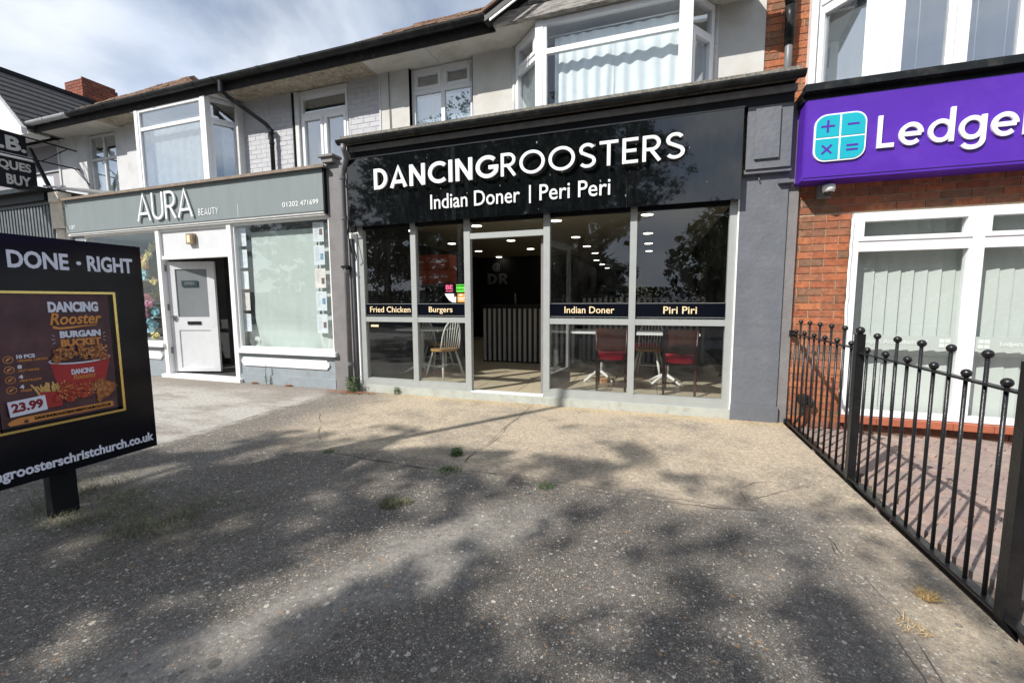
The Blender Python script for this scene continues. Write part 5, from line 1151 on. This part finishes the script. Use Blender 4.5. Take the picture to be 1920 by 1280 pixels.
pt('BURGAIN', -3.552, -3.354, 1.108, 1.150, 'boardletter', .05); pt('BUCKET', -3.552, -3.355, 1.054, 1.100, 'orange', .05)
ry = MB()
for (a, b, c, d) in ((-3.588, 1.13, -3.575, 1.12), (-3.592, 1.103, -3.575, 1.102), (-3.588, 1.076, -3.575, 1.084), (-3.342, 1.12, -3.330, 1.13), (-3.342, 1.102, -3.327, 1.103), (-3.342, 1.084, -3.332, 1.076)): ry.tube([(X+.005, a, b), (X+.005, c, d)], .0012, 5)
ry.build('burst_lines', 'boardletter', PO)
# bucket
bk = MB().prism([(X+.004, a, b) for a, b in ((-3.613, .968), (-3.316, .968), (-3.352, .815), (-3.583, .815))], 0, (.001, 0, 0)).build('bucket_print', 'redprint', PO)
rim = [(-3.465+.151*math.cos(t), .970+.027*math.sin(t)) for t in [2*PI*k/28 for k in range(28)]]
MB().prism([(X+.0054, a, b) for a, b in rim], 0, (.0006, 0, 0)).build('bucket_rim', 'boardletter', PO)
MB().prism([(X+.0062, -3.465+(a+3.465)*.95, .972+(b-.970)*.72) for a, b in rim], 0, (.0004, 0, 0)).build('bucket_inside', 'poster', PO)
pt('DANCING', -3.517, -3.407, .878, .912, 'boardletter', .04, .0055); pt('Rooster', -3.512, -3.397, .846, .878, 'orange', .01, .006, .25)
def lumps(cs_, m, name, n, rad, seed, fl=.0005, base=.0066, el=(1, 1)):
    rr = random.Random(seed)
    for i in range(n):
        cy, cz_ = cs_(rr); P = []; ph = rr.uniform(0, 6); rot = rr.uniform(0, PI); a_, b_ = rad*rr.uniform(.8, 1.3)*el[0], rad*rr.uniform(.5, .8)*el[1]
        for k in range(16):
            t = 2*PI*k/16; q = 1+.13*math.sin(3*t+ph)+.09*math.sin(7*t+ph*2); u, v = a_*q*math.cos(t), b_*q*math.sin(t)
            P.append((X+base+fl*i, cy+u*math.cos(rot)-v*math.sin(rot), cz_+u*math.sin(rot)+v*math.cos(rot)))
        MB().prism(P, 0, (.0004, 0, 0)).build(name, m, PO)
lumps(lambda r_: (-3.465+r_.uniform(-.125, .125), .988+r_.uniform(-.010, .050)), 'chicken', 'chicken_piece', 34, .025, 1)
lumps(lambda r_: (-3.465+r_.uniform(-.125, .125), .990+r_.uniform(-.008, .052)), 'chickenhi', 'crumb_highlight', 74, .006, 11, base=.0238, fl=.00005)
lumps(lambda r_: (-3.465+r_.uniform(-.125, .125), .986+r_.uniform(-.010, .045)), 'poster', 'crumb_shadow', 44, .005, 12, base=.0245, fl=.00005)
lumps(lambda r_: (-3.52+r_.uniform(-.075, .08), .762+r_.uniform(-.035, .055)), 'chickenred', 'wing_print', 22, .027, 2)
lumps(lambda r_: (-3.372+r_.uniform(-.04, .04), .768+r_.uniform(-.04, .035)), 'chicken', 'fillet_print', 9, .036, 3, el=(1.2, .7))
lumps(lambda r_: (-3.372+r_.uniform(-.05, .05), .768+r_.uniform(-.04, .035)), 'chickenhi', 'crumb_highlight', 30, .0055, 13, base=.0102, fl=.00005)
lumps(lambda r_: (-3.52+r_.uniform(-.075, .08), .762+r_.uniform(-.035, .055)), 'orange', 'crumb_highlight', 34, .005, 14, base=.0182, fl=.00005)
rr = random.Random(9); fz_ = MB()
for k in range(26):
    a = -3.672+k*.0042; t = rr.uniform(-.35, .35)+(k-13)*.018; L_ = rr.uniform(.05, .08)
    fz_.prism([(X+.0045+.00012*k, a, .775), (X+.0045+.00012*k, a+.008, .775), (X+.0045+.00012*k, a+.008+L_*t, .775+L_), (X+.0045+.00012*k, a+L_*t, .775+L_)], 0, (.0001, 0, 0))
fz_.build('fries_print', 'fries', PO)
MB().prism([(X+.0082, a, b) for a, b in ((-3.668, .80), (-3.572, .79), (-3.575, .70), (-3.645, .70))], 0, (.0006, 0, 0)).build('fries_carton', 'redprint', PO)
for k, (t1, t2) in enumerate((('10 PCS', 'ORIGINAL CHICKEN'), ('8', 'HOT WINGS'), ('4', 'MINI FILLETS'), ('4', 'FRIES'))):
    z = 1.006-k*.0575
    rg = [(-3.778+.021*math.cos(t), z+.021*math.sin(t)) for t in [2*PI*q/20 for q in range(20)]]
    MB().prism([(X+.004, a, b) for a, b in rg], 0, (.0006, 0, 0)).build('icon_ring', 'orange', PO)
    MB().prism([(X+.0046, -3.778+(a+3.778)*.85, z+(b-z)*.85) for a, b in rg], 0, (.0004, 0, 0)).build('icon_disc', 'poster', PO)
    MB().prism([(X+.005, -3.778+u, z+v) for u, v in ((-.011, -.006), (-.004, -.009), (.003, .0), (.009, .004), (.011, .010), (.002, .009), (-.008, .003))], 0, (.0004, 0, 0)).build('icon_shape', 'orange', PO)
    wd = .075 if k == 0 else .017
    pt(t1, -3.745, -3.745+wd, z+.001, z+.023, 'boardletter', .04); pt(t2, -3.743, -3.743+[.125, .085, .09, .045][k], z-.018, z-.005, 'orange', .02)
def rotrect(cy, cz_, wy, wz, a, x0, th): 
    c, s_ = math.cos(a), math.sin(a); return MB().prism([(x0, cy+u*c-v*s_, cz_+u*s_+v*c) for u, v in ((-wy/2, -wz/2), (wy/2, -wz/2), (wy/2, wz/2), (-wy/2, wz/2))], 0, (th, 0, 0))
pc = rotrect(-3.727, .733, .155, .088, R(4), X+.019, .001).build('price_panel', 'boardletter', PO)
put_text('23.99', (X+.0202, -3.792, .704), .13, .055, 'redtext', pc, '+x', depth=.001, bold=.05, rot=R(3))
ban = [(-3.79, .664), (-3.81, .648), (-3.80, .632), (-3.33, .636), (-3.315, .645), (-3.33, .652), (-3.317, .660), (-3.33, .672), (-3.76, .672)]
MB().prism([(X+.0042, a, b) for a, b in ban], 0, (.0008, 0, 0)).build('banner_print', 'orange', PO)
pt('DANCINGROOSTERSCHRISTCHURCH.CO.UK', -3.70, -3.335, .644, .662, 'board', .03, .005)
MB().tube([(X+.004, -3.735, .645), (X+.0058, -3.735, .645)], .010, 12).build('globe_icon', 'poster', PO)
# ================================================================ FURNITURE IN THE RESTAURANT
def windsor(name, label, loc, rz):
    t = thing(name, (0, 0, 0), label, 'chair', 'white spindle-back chairs')
    S = MB(); P = []
    for k in range(20):
        a = 2*PI*k/20; P.append((.20*math.copysign(abs(math.cos(a))**.75, math.cos(a)), .20*math.copysign(abs(math.sin(a))**.75, math.sin(a)), .43))
    S.prism(P, 0, (0, 0, .032)).build('seat', 'seatwood', t)
    for sx in (-1, 1):
        for sy in (-1, 1): MB().tube([(sx*.13, sy*.12, .43), (sx*.175, sy*.17, .22), (sx*.215, sy*.215, 0)], [.016, .021, .012], 8).build('leg', 'chairwhite', t)
        MB().tube([(sx*.18, -.175, .19), (sx*.18, .175, .19)], [.010, .010], 6).build('stretcher', 'chairwhite', t)
    MB().tube([(-.18, 0, .19), (.18, 0, .19)], .010, 6).build('stretcher', 'chairwhite', t)
    hp = []
    for k in range(25):
        a = PI*k/24; x = -.19*math.cos(a); z = .46+.46*math.sin(a)**.62; hp.append((x, .14+.20*(z-.46), z))
    MB().tube(hp, .0125, 8).build('hoop', 'chairwhite', t)
    for k in range(-3, 4):
        x0 = k*.042; x1 = k*.052; zt = .46+.46*math.sin(math.acos(min(1, abs(x1)/.19)))**.62
        MB().tube([(x0, .15, .46), (x1, .14+.2*(zt-.46), zt)], [.008, .006], 6).build('spindle', 'chairwhite', t)
    t.location = loc; t.rotation_euler.z = rz; return t
w0 = windsor('spindle_chair', 'white spindle-back chair with honey wood seat beside the restaurant door frame', (-3.16, .95, FLZ), R(-112))
w1 = dup(w0, (-3.72, 1.75, FLZ), R(150), 'white spindle-back chair behind the left table, facing the window')
w2 = dup(w0, (-.02, 1.85, FLZ), R(-10), 'white spindle-back chair behind the table under the Piri Piri window')
def redchair(label, loc, rz):
    t = thing('dining_chair', (0, 0, 0), label, 'chair', 'brown chairs with red seats at the front windows')
    # back faces -y (towards the glass); seat extends to +y
    S = MB(); vs_ = []; n = 12
    for j, (z, q) in enumerate(((.41, .94), (.425, 1.0), (.47, 1.0), (.495, .93))):
        for k in range(28):
            a = 2*PI*k/28; vs_.append((.205*q*math.copysign(abs(math.cos(a))**.55, math.cos(a)), .19+.20*q*math.copysign(abs(math.sin(a))**.55, math.sin(a)), z))
    S.add(vs_, [(j*28+k, j*28+(k+1) % 28, (j+1)*28+(k+1) % 28, (j+1)*28+k) for j in range(3) for k in range(28)]+[tuple(range(28))[::-1], tuple(range(84, 112))], True)
    S.build('seat', 'red', t)
    for sx in (-1, 1):
        MB().tube([(sx*.185, -.075, 0), (sx*.19, -.01, .25), (sx*.19, .0, .45), (sx*.20, -.035, .84)], [.014, .019, .019, .013], 8).build('rear_leg', 'mahog', t)
        MB().tube([(sx*.18, .36, .42), (sx*.185, .375, 0)], [.018, .012], 8).build('front_leg', 'mahog', t)
    bk_ = MB(); vs_ = []
    for k in range(13):
        u = -1+k/6; x = .20*u; c = -.045*(1-u*u)
        vs_ += [(x, -.012+c, .54), (x, -.040+c, .845), (x, -.022+c, .845), (x, .006+c, .54)]
    bk_.add(vs_, [(4*k+a, 4*k+4+a, 4*k+4+(a+1) % 4, 4*k+(a+1) % 4) for k in range(12) for a in range(4)]+[(0, 1, 2, 3), (51, 50, 49, 48)], False)
    bk_.build('backrest', 'mahog', t)
    MB().box(-.19, .19, .0, .02, .38, .42).build('seat_rail', 'mahog', t)
    t.location = loc; t.rotation_euler.z = rz; return t
r0 = redchair('dark brown chair with red seat under the Indian Doner window', (-.50, .68, FLZ), R(3))
dup(r0, (.36, .60, FLZ), R(-5), 'dark brown chair with red seat under the Piri Piri window, nearest the right frame')
dup(r0, (-.02, 2.45, FLZ), R(170), 'dark red-seated chair in shadow behind the right table')
def table(label, loc, w, d, z, rz=0):
    t = thing('cafe_table', loc, label, 'table', 'white topped cafe tables')
    x, y, _ = loc
    MB().box(x-w/2, x+w/2, y-d/2, y+d/2, z-.028, z).build('tabletop', 'tabletop', t)
    MB().tube([(x, y, z-.03), (x, y, z-.12), (x, y, z-.30), (x, y, z-.40), (x, y, .34), (x, y, .20)], [.05, .03, .045, .032, .05, .03], 12).build('pedestal', 'chairwhite', t)
    for k in range(4):
        a = PI/4+k*PI/2; c, s_ = math.cos(a), math.sin(a)
        MB().tube([(x, y, .25), (x+c*.16, y+s_*.16, .19), (x+c*.30, y+s_*.30, .115)], [.028, .022, .018], 8).build('foot', 'chairwhite', t)
    return t
table('white topped pedestal table behind the Fried Chicken and Burgers windows', (-3.75, 1.25, FLZ), .98, .62, .86)
table('white topped table behind the chair in the Indian Doner window', (-.72, 1.35, FLZ), .85, .6, .865)
table('white topped table behind the chair in the Piri Piri window', (.22, 1.30, FLZ), .82, .6, .865)
for k, (x, y, a, lb) in enumerate(((-3.62, 1.0, 20, 'left of the chair legs'), (-3.30, 1.12, -12, 'beside the pedestal foot'), (-.62, 1.25, 30, 'under the Indian Doner table'))):
    o = MB().box(-.11, .11, -.05, .05, 0, .055).build('wooden_block', 'wood'); o.location = (x, y, FLZ); o.rotation_euler.z = R(a)
    tag(o, 'raw wooden block on the tiled floor %s' % lb, 'wooden block')
bx0 = None
i_ = 0
pos_ = ['upper left', 'upper middle', 'upper right', 'lower left', 'lower middle', 'lower right']
for r_ in range(2):
    for c_i in range(3):
        x0 = -4.34+c_i*.245; z0_ = 1.64+.285*(1-r_)
        t = thing('delivery_box', (x0, 2.2, z0_), '%s orange-red cardboard box of the stack behind the Burgers window' % pos_[i_], 'box', 'stacked orange-red boxes'); i_ += 1
        MB().box(x0, x0+.235, 2.1, 2.4, z0_, z0_+.27).build('carton', 'boxred', t); MB().box(x0+.05, x0+.185, 2.096, 2.10, z0_+.13, z0_+.15).build('printed_mark', 'cream_block', t)
sh = thing('storage_shelf', (-4.0, 2.2, FLZ), 'dark shelf unit carrying the stacked orange-red boxes', 'shelf'); MB().box(-4.4, -3.55, 2.05, 2.5, 1.60, 1.635).box(-4.4, -4.36, 2.05, 2.5, FLZ, 1.6).box(-3.59, -3.55, 2.05, 2.5, FLZ, 1.6).build('shelf_frame', 'pilgrey', sh)
# wire rack by the right wall
rk = thing('wire_rack', (1.0, 1.5, FLZ), 'pale wire rack against the right wall inside the Piri Piri window', 'rack'); wr = MB()
for z in (.45, .6, .75, .9): wr.tube([(1.02, .5, z), (1.02, 1.4, z)], .005, 5)
for k in range(5): wr.tube([(1.02, .5+k*.22, FLZ), (1.02, .5+k*.22, .95)], .005, 5)
wr.build('wire_frame', 'upvc', rk)
# ceiling lamps
for yi, y in enumerate((.75, 2.43, 4.5, 6.2, 7.9)):
    for xi, x in enumerate((-4.75, -3.2, -1.66, -.11)):
        if y < 1.4 and x < -4: continue
        t = thing('ceiling_light', (x, y, CZ), '%s round ceiling lamp of the %s row of lamps counted from the left wall' % (['first', 'second', 'third', 'fourth', 'fifth'][yi], ['first', 'second', 'third', 'fourth'][xi]), 'ceiling lamp', 'round lamps in the restaurant ceiling')
        MB().disc((x, y), .115, CZ-.012, CZ-.001, 24).build('rim', 'upvc', t); MB().disc((x, y), .095, CZ-.016, CZ-.012, 24).build('diffuser', 'light', t)
for y in (10.2, 12, 14):
    t = thing('ceiling_light', (-1.9, y, CZ), 'distant round ceiling lamp %s down the right-hand room' % {10.2: 'first', 12: 'second', 14: 'third'}[y], 'ceiling lamp', 'round lamps in the restaurant ceiling')
    MB().disc((-1.9, y), .115, CZ-.012, CZ-.001, 24).build('rim', 'upvc', t); MB().disc((-1.9, y), .095, CZ-.016, CZ-.012, 24).build('diffuser', 'light', t)

# ================================================================ WEEDS, LITTER
def blades(mb, cx, cy, r, n, h, rr, w=.0035, lean=.6, z=.004):
    for k in range(n):
        a = rr.uniform(0, 2*PI); d = r*math.sqrt(rr.random()); x, y = cx+d*math.cos(a), cy+d*math.sin(a); hh = h*rr.uniform(.4, 1.1); b = rr.uniform(0, 2*PI); l_ = rr.uniform(0, lean)*hh
        ux, uy = math.cos(b), math.sin(b); px_, py_ = -uy*w, ux*w
        p0 = (x-px_, y-py_, z); p1 = (x+px_, y+py_, z); m0 = (x+ux*l_*.4-px_*.7, y+uy*l_*.4-py_*.7, z+hh*.6); m1 = (x+ux*l_*.4+px_*.7, y+uy*l_*.4+py_*.7, z+hh*.6); tp = (x+ux*l_, y+uy*l_, z+hh)
        mb.add([p0, p1, m1, m0, tp], [(0, 1, 2, 3), (3, 2, 4)])
def leafy(mb, cx, cy, z0, r, h, n, rr, s=.014):
    for k in range(n):
        a = rr.uniform(0, 2*PI); d = r*rr.random(); c0 = Vector((cx+d*math.cos(a), cy+d*math.sin(a), z0+h*rr.random()))
        s1 = Vector((rr.uniform(-1, 1), rr.uniform(-1, 1), rr.uniform(-.4, .8))).normalized()*s*rr.uniform(.6, 1.4); s2 = s1.cross(Vector((rr.uniform(-1, 1), rr.uniform(-1, 1), 1))).normalized()*s*.5
        mb.add([c0-s1, c0-s2, c0+s1, c0+s2], [(0, 1, 2, 3)])
rr = random.Random(21)
def weed(label, f, m='weed', cat='weed', nm='weed_clump'):
    mb = MB(); f(mb); tag(mb.build(nm, m), label, cat)
weed('small bright green leafy weed at the corner of the concrete slab', lambda m: (leafy(m, -1.56, -1.92, .006, .055, .05, 170, rr), blades(m, -1.56, -1.92, .05, 60, .05, rr)))
weed('flat green weed straggling along the slab crack', lambda m: (leafy(m, -1.50, -2.24, .004, .08, .02, 120, rr, .010), blades(m, -1.45, -2.25, .09, 90, .02, rr)))
weed('dull green grass tuft alone on the dark asphalt', lambda m: (blades(m, -1.58, -2.86, .07, 420, .035, rr, .002, 1.4), blades(m, -1.50, -2.80, .05, 150, .025, rr, .002, 1.4)), 'grass', 'grass tuft', 'grass_tuft')
weed('tiny yellow-green moss patch along the slab edge', lambda m: blades(m, -.68, -2.29, .06, 240, .018, rr, .002, 1.2), 'weed')
weed('small green moss patch at the tip of the sunlit strip', lambda m: blades(m, -2.67, -2.2, .045, 140, .015, rr, .002, 1.2), 'weed')
def stemw(m):
    m.tube([(-5.82, -.05, .0), (-5.83, -.055, .15), (-5.80, -.05, .34)], [.004, .004, .002], 5)
    for k in range(60):
        z = .03+rr.random()*.3; a = rr.uniform(0, 2*PI); c0 = Vector((-5.82, -.052, z)); d = Vector((math.cos(a), math.sin(a), .5)).normalized()*.045*(1.1-z*2.2); s2 = d.cross(Vector((0, 0, 1))).normalized()*.006
        m.add([c0, c0+d*.5-s2, c0+d, c0+d*.5+s2], [(0, 1, 2, 3)])
weed('tall thin weed growing against the salon stall riser', stemw)
weed('dark green weed at the foot of the grey downpipe', lambda m: (leafy(m, -4.12, -.10, .01, .11, .22, 420, rr, .016), blades(m, -4.1, -.1, .1, 60, .2, rr)))
weed('small leafy weed sprouting from the restaurant plinth', lambda m: (leafy(m, -3.42, -.035, .04, .045, .07, 90, rr, .011), blades(m, -3.42, -.03, .04, 20, .08, rr)))
def litter(mb, pts, n, s):
    for k in range(n):
        cx, cy, r = rr.choice(pts); a = rr.uniform(0, 2*PI); d = r*math.sqrt(rr.random()); x, y = cx+d*math.cos(a)*1.5, cy+d*math.sin(a)*.6; t = rr.uniform(0, PI); q = s*rr.uniform(.5, 1.3)
        u = Vector((math.cos(t), math.sin(t), rr.uniform(-.2, .4)))*q; v = Vector((-math.sin(t), math.cos(t), rr.uniform(-.2, .4)))*q*.45; c0 = Vector((x, y, .010+rr.random()*.012))
        mb.add([c0-u, c0-v, c0+u, c0+v], [(0, 1, 2, 3)])
lt = MB(); litter(lt, [(-4.35, -.16, .16), (-4.1, -.18, .12), (-3.9, -.12, .12), (-5.4, -.03, .05), (-6.1, -.03, .05)], 520, .016)
for k in range(160):
    x = rr.uniform(-3.9, 1.3); litter(lt, [(x, -.03, .02)], 1, .007)
litter(lt, [(rr.uniform(-3, 1.2), rr.uniform(-3.4, -.6), .3) for _ in range(30)], 70, .007)
lt.build('leaf_litter', 'deadleaf', kind='stuff')
gs = MB()
for k in range(60): blades(gs, -4.0+rr.random()*1.5+rr.gauss(0, .05), -3.74+rr.gauss(0, .08)+.50*rr.random(), .11, 42, .05, rr, .0013, 2.6)
for k in range(30): blades(gs, -4.4+rr.random()*2.2, -3.25+rr.gauss(0, .12), .09, 22, .03, rr, .0013, 2.6)
gs.build('sparse_grass', 'grass', kind='stuff')
s_ = MB(); blades(s_, 1.19, -2.86, .035, 420, .028, rr, .0014, 2.6, .006); tag(s_.build('dry_grass_tuft', 'straw'), 'round straw coloured tuft of dead grass near the railing foot', 'dry grass')
s_ = MB(); blades(s_, 1.03, -3.10, .05, 70, .02, rr, .0014, 3.5, .006); tag(s_.build('dry_grass_tuft', 'straw'), 'scattered dry stalks below the round straw tuft', 'dry grass')
stn = MB()
for k in range(900):
    x = rr.uniform(-4.2, 1.3); y = -4.7+rr.random()**1.4*4.2; q = rr.uniform(.0025, .0065)
    if k % 9 == 0: q *= 1.5
    P = [(x+q*rr.uniform(.7, 1.3)*math.cos(t), y+q*rr.uniform(.7, 1.3)*math.sin(t), .001) for t in [2*PI*j/6+.3 for j in range(6)]]
    c0 = (x, y, P[0][2]+q*.7); stn.add(P+[c0], [(j, (j+1) % 6, 6) for j in range(6)], True)
stn.build('loose_grit', 'stone', kind='stuff')

# ================================================================ ACROSS THE ROAD (seen only mirrored in the glass, and casting the shade)
TX = [(-2.96, -3.13, -2.66, -2.10, .045), (-2.66, -2.15, -1.9, -1.75, .06), (-1.6, -3.72, -1.2, -3.15, .17), (-1.2, -3.2, -.62, -2.45, .13), (-.25, -2.8, -.1, -2.7, .09), (-2.85, -2.8, -2.75, -2.7, .06), (-.15, -1.9, .25, -2.35, .14), (.85, -2.0, 1.15, -4.0, .12), (-1.6, -4.05, -1.45, -4.0, .09), (-3.9, -3.3, -3.6, -2.9, .15), (.5, -3.4, .62, -3.7, .08)]
def sd(x, y, s):
    a = Vector(s[:2]); b = Vector(s[2:4]); p = Vector((x, y)); t = max(0, min(1, (p-a).dot(b-a)/max(1e-6, (b-a).length_squared))); return (p-(a+(b-a)*t)).length
DK = [(-.15, -1.25, .05, -1.75, .16), (-3.4, -1.35, -2.0, -1.45, .10), (-1.0, -.6, -.3, -1.3, .06)]
FLK = [(rnd.uniform(-4, 1.4), rnd.uniform(-4.6, -1.9), rnd.uniform(.03, .09), rnd.uniform(0, 3)) for _ in range(46)]+[(rnd.uniform(-1.6, 1.4), rnd.uniform(-4.4, -2.0), rnd.uniform(.05, .13), rnd.uniform(0, 3)) for _ in range(26)]
def sunlit(x, y):
    for fx_, fy_, fr_r, fa in FLK:
        du, dw = x-fx_, y-fy_; q1 = du*math.cos(fa)+dw*math.sin(fa); q2 = -du*math.sin(fa)+dw*math.cos(fa)
        if (q1/2.2)**2+q2*q2 < fr_r*fr_r: return True
    n = noise.noise(Vector((x*1.7, y*1.7, 3)))*.28
    for s in DK:
        if sd(x, y, s) < s[4]*(.8+n): return False
    if y > -1.72+n*.9 and x > -4.0: return True
    if x <= -3.75 and y > -2.75+n: return True
    if x > 1.35+n*.3 and y > -4.2: return noise.noise(Vector((x*2.2, y*2.2, 9))) > -.22
    for s in TX:
        if sd(x, y, s) < s[4]*(1+n*1.4): return True
    return False
def tree(label, base, h, cr, cw_, seed, m='leaf', dens=900, leaf=.075, carve=False, per=34):
    rr = random.Random(seed); t = thing('street_tree', base, label, 'tree', 'trees across the road')
    bx_, by_, _ = base; tk = MB(); ch_ = h-cr*.95
    top = (bx_+.3, by_+.1, ch_+cr*.3)
    tk.tube([(bx_, by_, -.2), (bx_+.05, by_, h*.2), (bx_+.15, by_, ch_*.75), top], [h*.036, h*.027, h*.021, h*.012], 10).build('trunk', 'bark', t)
    lb = MB()
    for k in range(9):
        a = rr.uniform(0, 2*PI); el_ = rr.uniform(.15, .9); L_ = cw_*rr.uniform(.6, .95); z0_ = h*rr.uniform(.3, .6)
        p1 = (bx_+L_*.5*math.cos(a), by_+L_*.5*math.sin(a), z0_+L_*.35*el_+.3); p2 = (bx_+L_*math.cos(a), by_+L_*math.sin(a), z0_+L_*.8*el_+.5)
        lb.tube([(bx_+.12, by_, z0_), p1, p2], [h*.013, h*.008, h*.003], 6)
    lb.build('limb', 'bark', t)
    cm = MB(); V_ = []; F_2 = []
    for k in range(dens):
        u = Vector((rr.gauss(0, 1), rr.gauss(0, 1), rr.gauss(0, 1))).normalized()*(rr.random()**.42)
        lob = 1+.28*noise.noise(u*2.1+Vector((seed, 0, 0)))
        c0 = Vector((bx_+u.x*cw_*lob, by_+u.y*cw_*lob, h-cr+u.z*cr*lob))
        if noise.noise(c0*.55+Vector((0, 0, seed))) < -.22: continue
        if carve:
            gx, gy = c0.x+.66*c0.z, c0.y+.90*c0.z
            if sunlit(gx, gy): continue
        cs2 = rr.uniform(.16, .42)
        for q in range(per):
            p = c0+Vector((rr.gauss(0, 1), rr.gauss(0, 1), rr.gauss(0, .8)))*cs2*.55
            if carve:
                if sunlit(p.x+.66*p.z, p.y+.90*p.z): continue
            s1 = Vector((rr.uniform(-1, 1), rr.uniform(-1, 1), rr.uniform(-.6, .6))).normalized()*leaf*rr.uniform(.6, 1.3); s2 = s1.cross(Vector((rr.uniform(-1, 1), rr.uniform(-1, 1), rr.uniform(-1, 1)))).normalized()*leaf*.45
            i = len(V_); V_ += [tuple(p-s1), tuple(p-s2), tuple(p+s1), tuple(p+s2)]; F_2.append((i, i+1, i+2, i+3))
    o0 = org[t.name]; me = bpy.data.meshes.new('crown'); me.from_pydata([(a-o0.x, b-o0.y, c-o0.z) for a, b, c in V_], [], F_2); me.update(); me.materials.append(Mt[m])
    o = bpy.data.objects.new('crown', me); C.objects.link(o); o.parent = t; return t
tree('large spreading tree behind the photographer whose crown shades the forecourt', (-7.4, -13.2, 0), 10.2, 3.3, 5.6, 3, dens=2900, leaf=.10, carve=True, per=30)
tree('second spreading tree shading the right half of the forecourt', (-3.2, -14.6, 0), 10.0, 3.0, 4.2, 8, dens=1300, leaf=.10, carve=True, per=30)
k_ = 0
for (x, y, h, cr, cw_, m, w_) in ((-21, -25, 11, 4.6, 4.6, 'leafdk', 'tall dark conifer-green tree far left across the road'), (-14, -24, 9.5, 4.2, 4.2, 'leafdk', 'dark green tree left of centre across the road'), (4.5, -25, 7.6, 3.4, 3.6, 'leaf', 'round leafy tree right of centre across the road'), (10.5, -24, 8.6, 4, 4.2, 'leaf', 'broad leafy tree to the right across the road'), (17, -26, 7.2, 3.3, 3.8, 'leaf', 'low leafy tree far right across the road'), (-30, -26, 10, 4.4, 5, 'leafdk', 'outermost dark tree on the far left across the road'), (-5, -27, 6.4, 3, 3.6, 'leaf', 'lower tree in the middle distance across the road'), (25, -25, 8.4, 3.8, 4.4, 'leaf', 'outermost leafy tree on the far right across the road')):
    tree(w_, (x, y, 0), h, cr, cw_, 40+k_, m=m, dens=520, leaf=.17, per=30); k_ += 1
hd = MB(); rr = random.Random(4)
V_ = []; F_2 = []
for q in range(26000):
    p = Vector((rr.uniform(-34, 30), -22.3+rr.gauss(0, .35), rr.random()**.8*2.1)); s1 = Vector((rr.uniform(-1, 1), rr.uniform(-1, 1), rr.uniform(-1, 1))).normalized()*.13; s2 = s1.cross(Vector((1, .3, rr.random()))).normalized()*.07
    i = len(V_); V_ += [tuple(p-s1), tuple(p-s2), tuple(p+s1), tuple(p+s2)]; F_2.append((i, i+1, i+2, i+3))
hd.v = V_; hd.f = F_2; hd.sm = [False]*len(F_2); hdo = hd.build('hedge', 'leafdk'); tag(hdo, 'long dark hedge along the far side of the road', 'hedge')
for x, w, h, lb in ((-12, 9, 5.4, 'cream rendered house across the road behind the dark trees'), (9, 10, 5.0, 'second cream house across the road behind the leafy trees')):
    t = thing('far_house', (x, -33, 0), lb, 'house'); MB().box(x-w/2, x+w/2, -37, -31, -.2, h).build('wall', 'house', t)
    MB().prism([(x-w/2-.3, -37.3, h), (x-w/2-.3, -30.7, h), (x-w/2-.3, -34, h+2.4)], 0, (w+.6, 0, 0)).build('roof', 'tileroof', t)
    wm = B(-.6, .6, -.03, .05, -.55, .55).mesh('window'); wm.materials.append(Mt['dome'])
    for i in range(3):
        for z in (1.5, 4.0): part_copy('window', wm, (x-w/3+i*w/3, -30.98, z), t)
sp_ = MB()
for k in range(26):
    x = rr.uniform(-3.9, .75); z = rr.uniform(2.40, 3.2); q = rr.uniform(.003, .008); P = [(x+q*rr.uniform(.6, 1.3)*math.cos(t), -.1012, z+q*2*rr.uniform(.5, 1.4)*math.sin(t)) for t in [2*PI*j/7 for j in range(7)]]
    sp_.prism(P, 0, (0, .001, 0))
sp_.build('dried_splash', 'lead', fp, kind='stuff')
lp = thing('roadside_pole', (-5.05, -5.45, 0), 'plain grey pole behind the photographer casting a thin shadow', 'pole')
MB().tube([(-5.05, -5.45, 0), (-5.05, -5.45, 1.2), (-5.05, -5.45, 6.9)], [.075, .055, .045], 12).build('column', 'lampmetal', lp)
MB().disc((-5.05, -5.45), .055, 6.9, 6.95, 12).build('cap', 'lampmetal', lp)
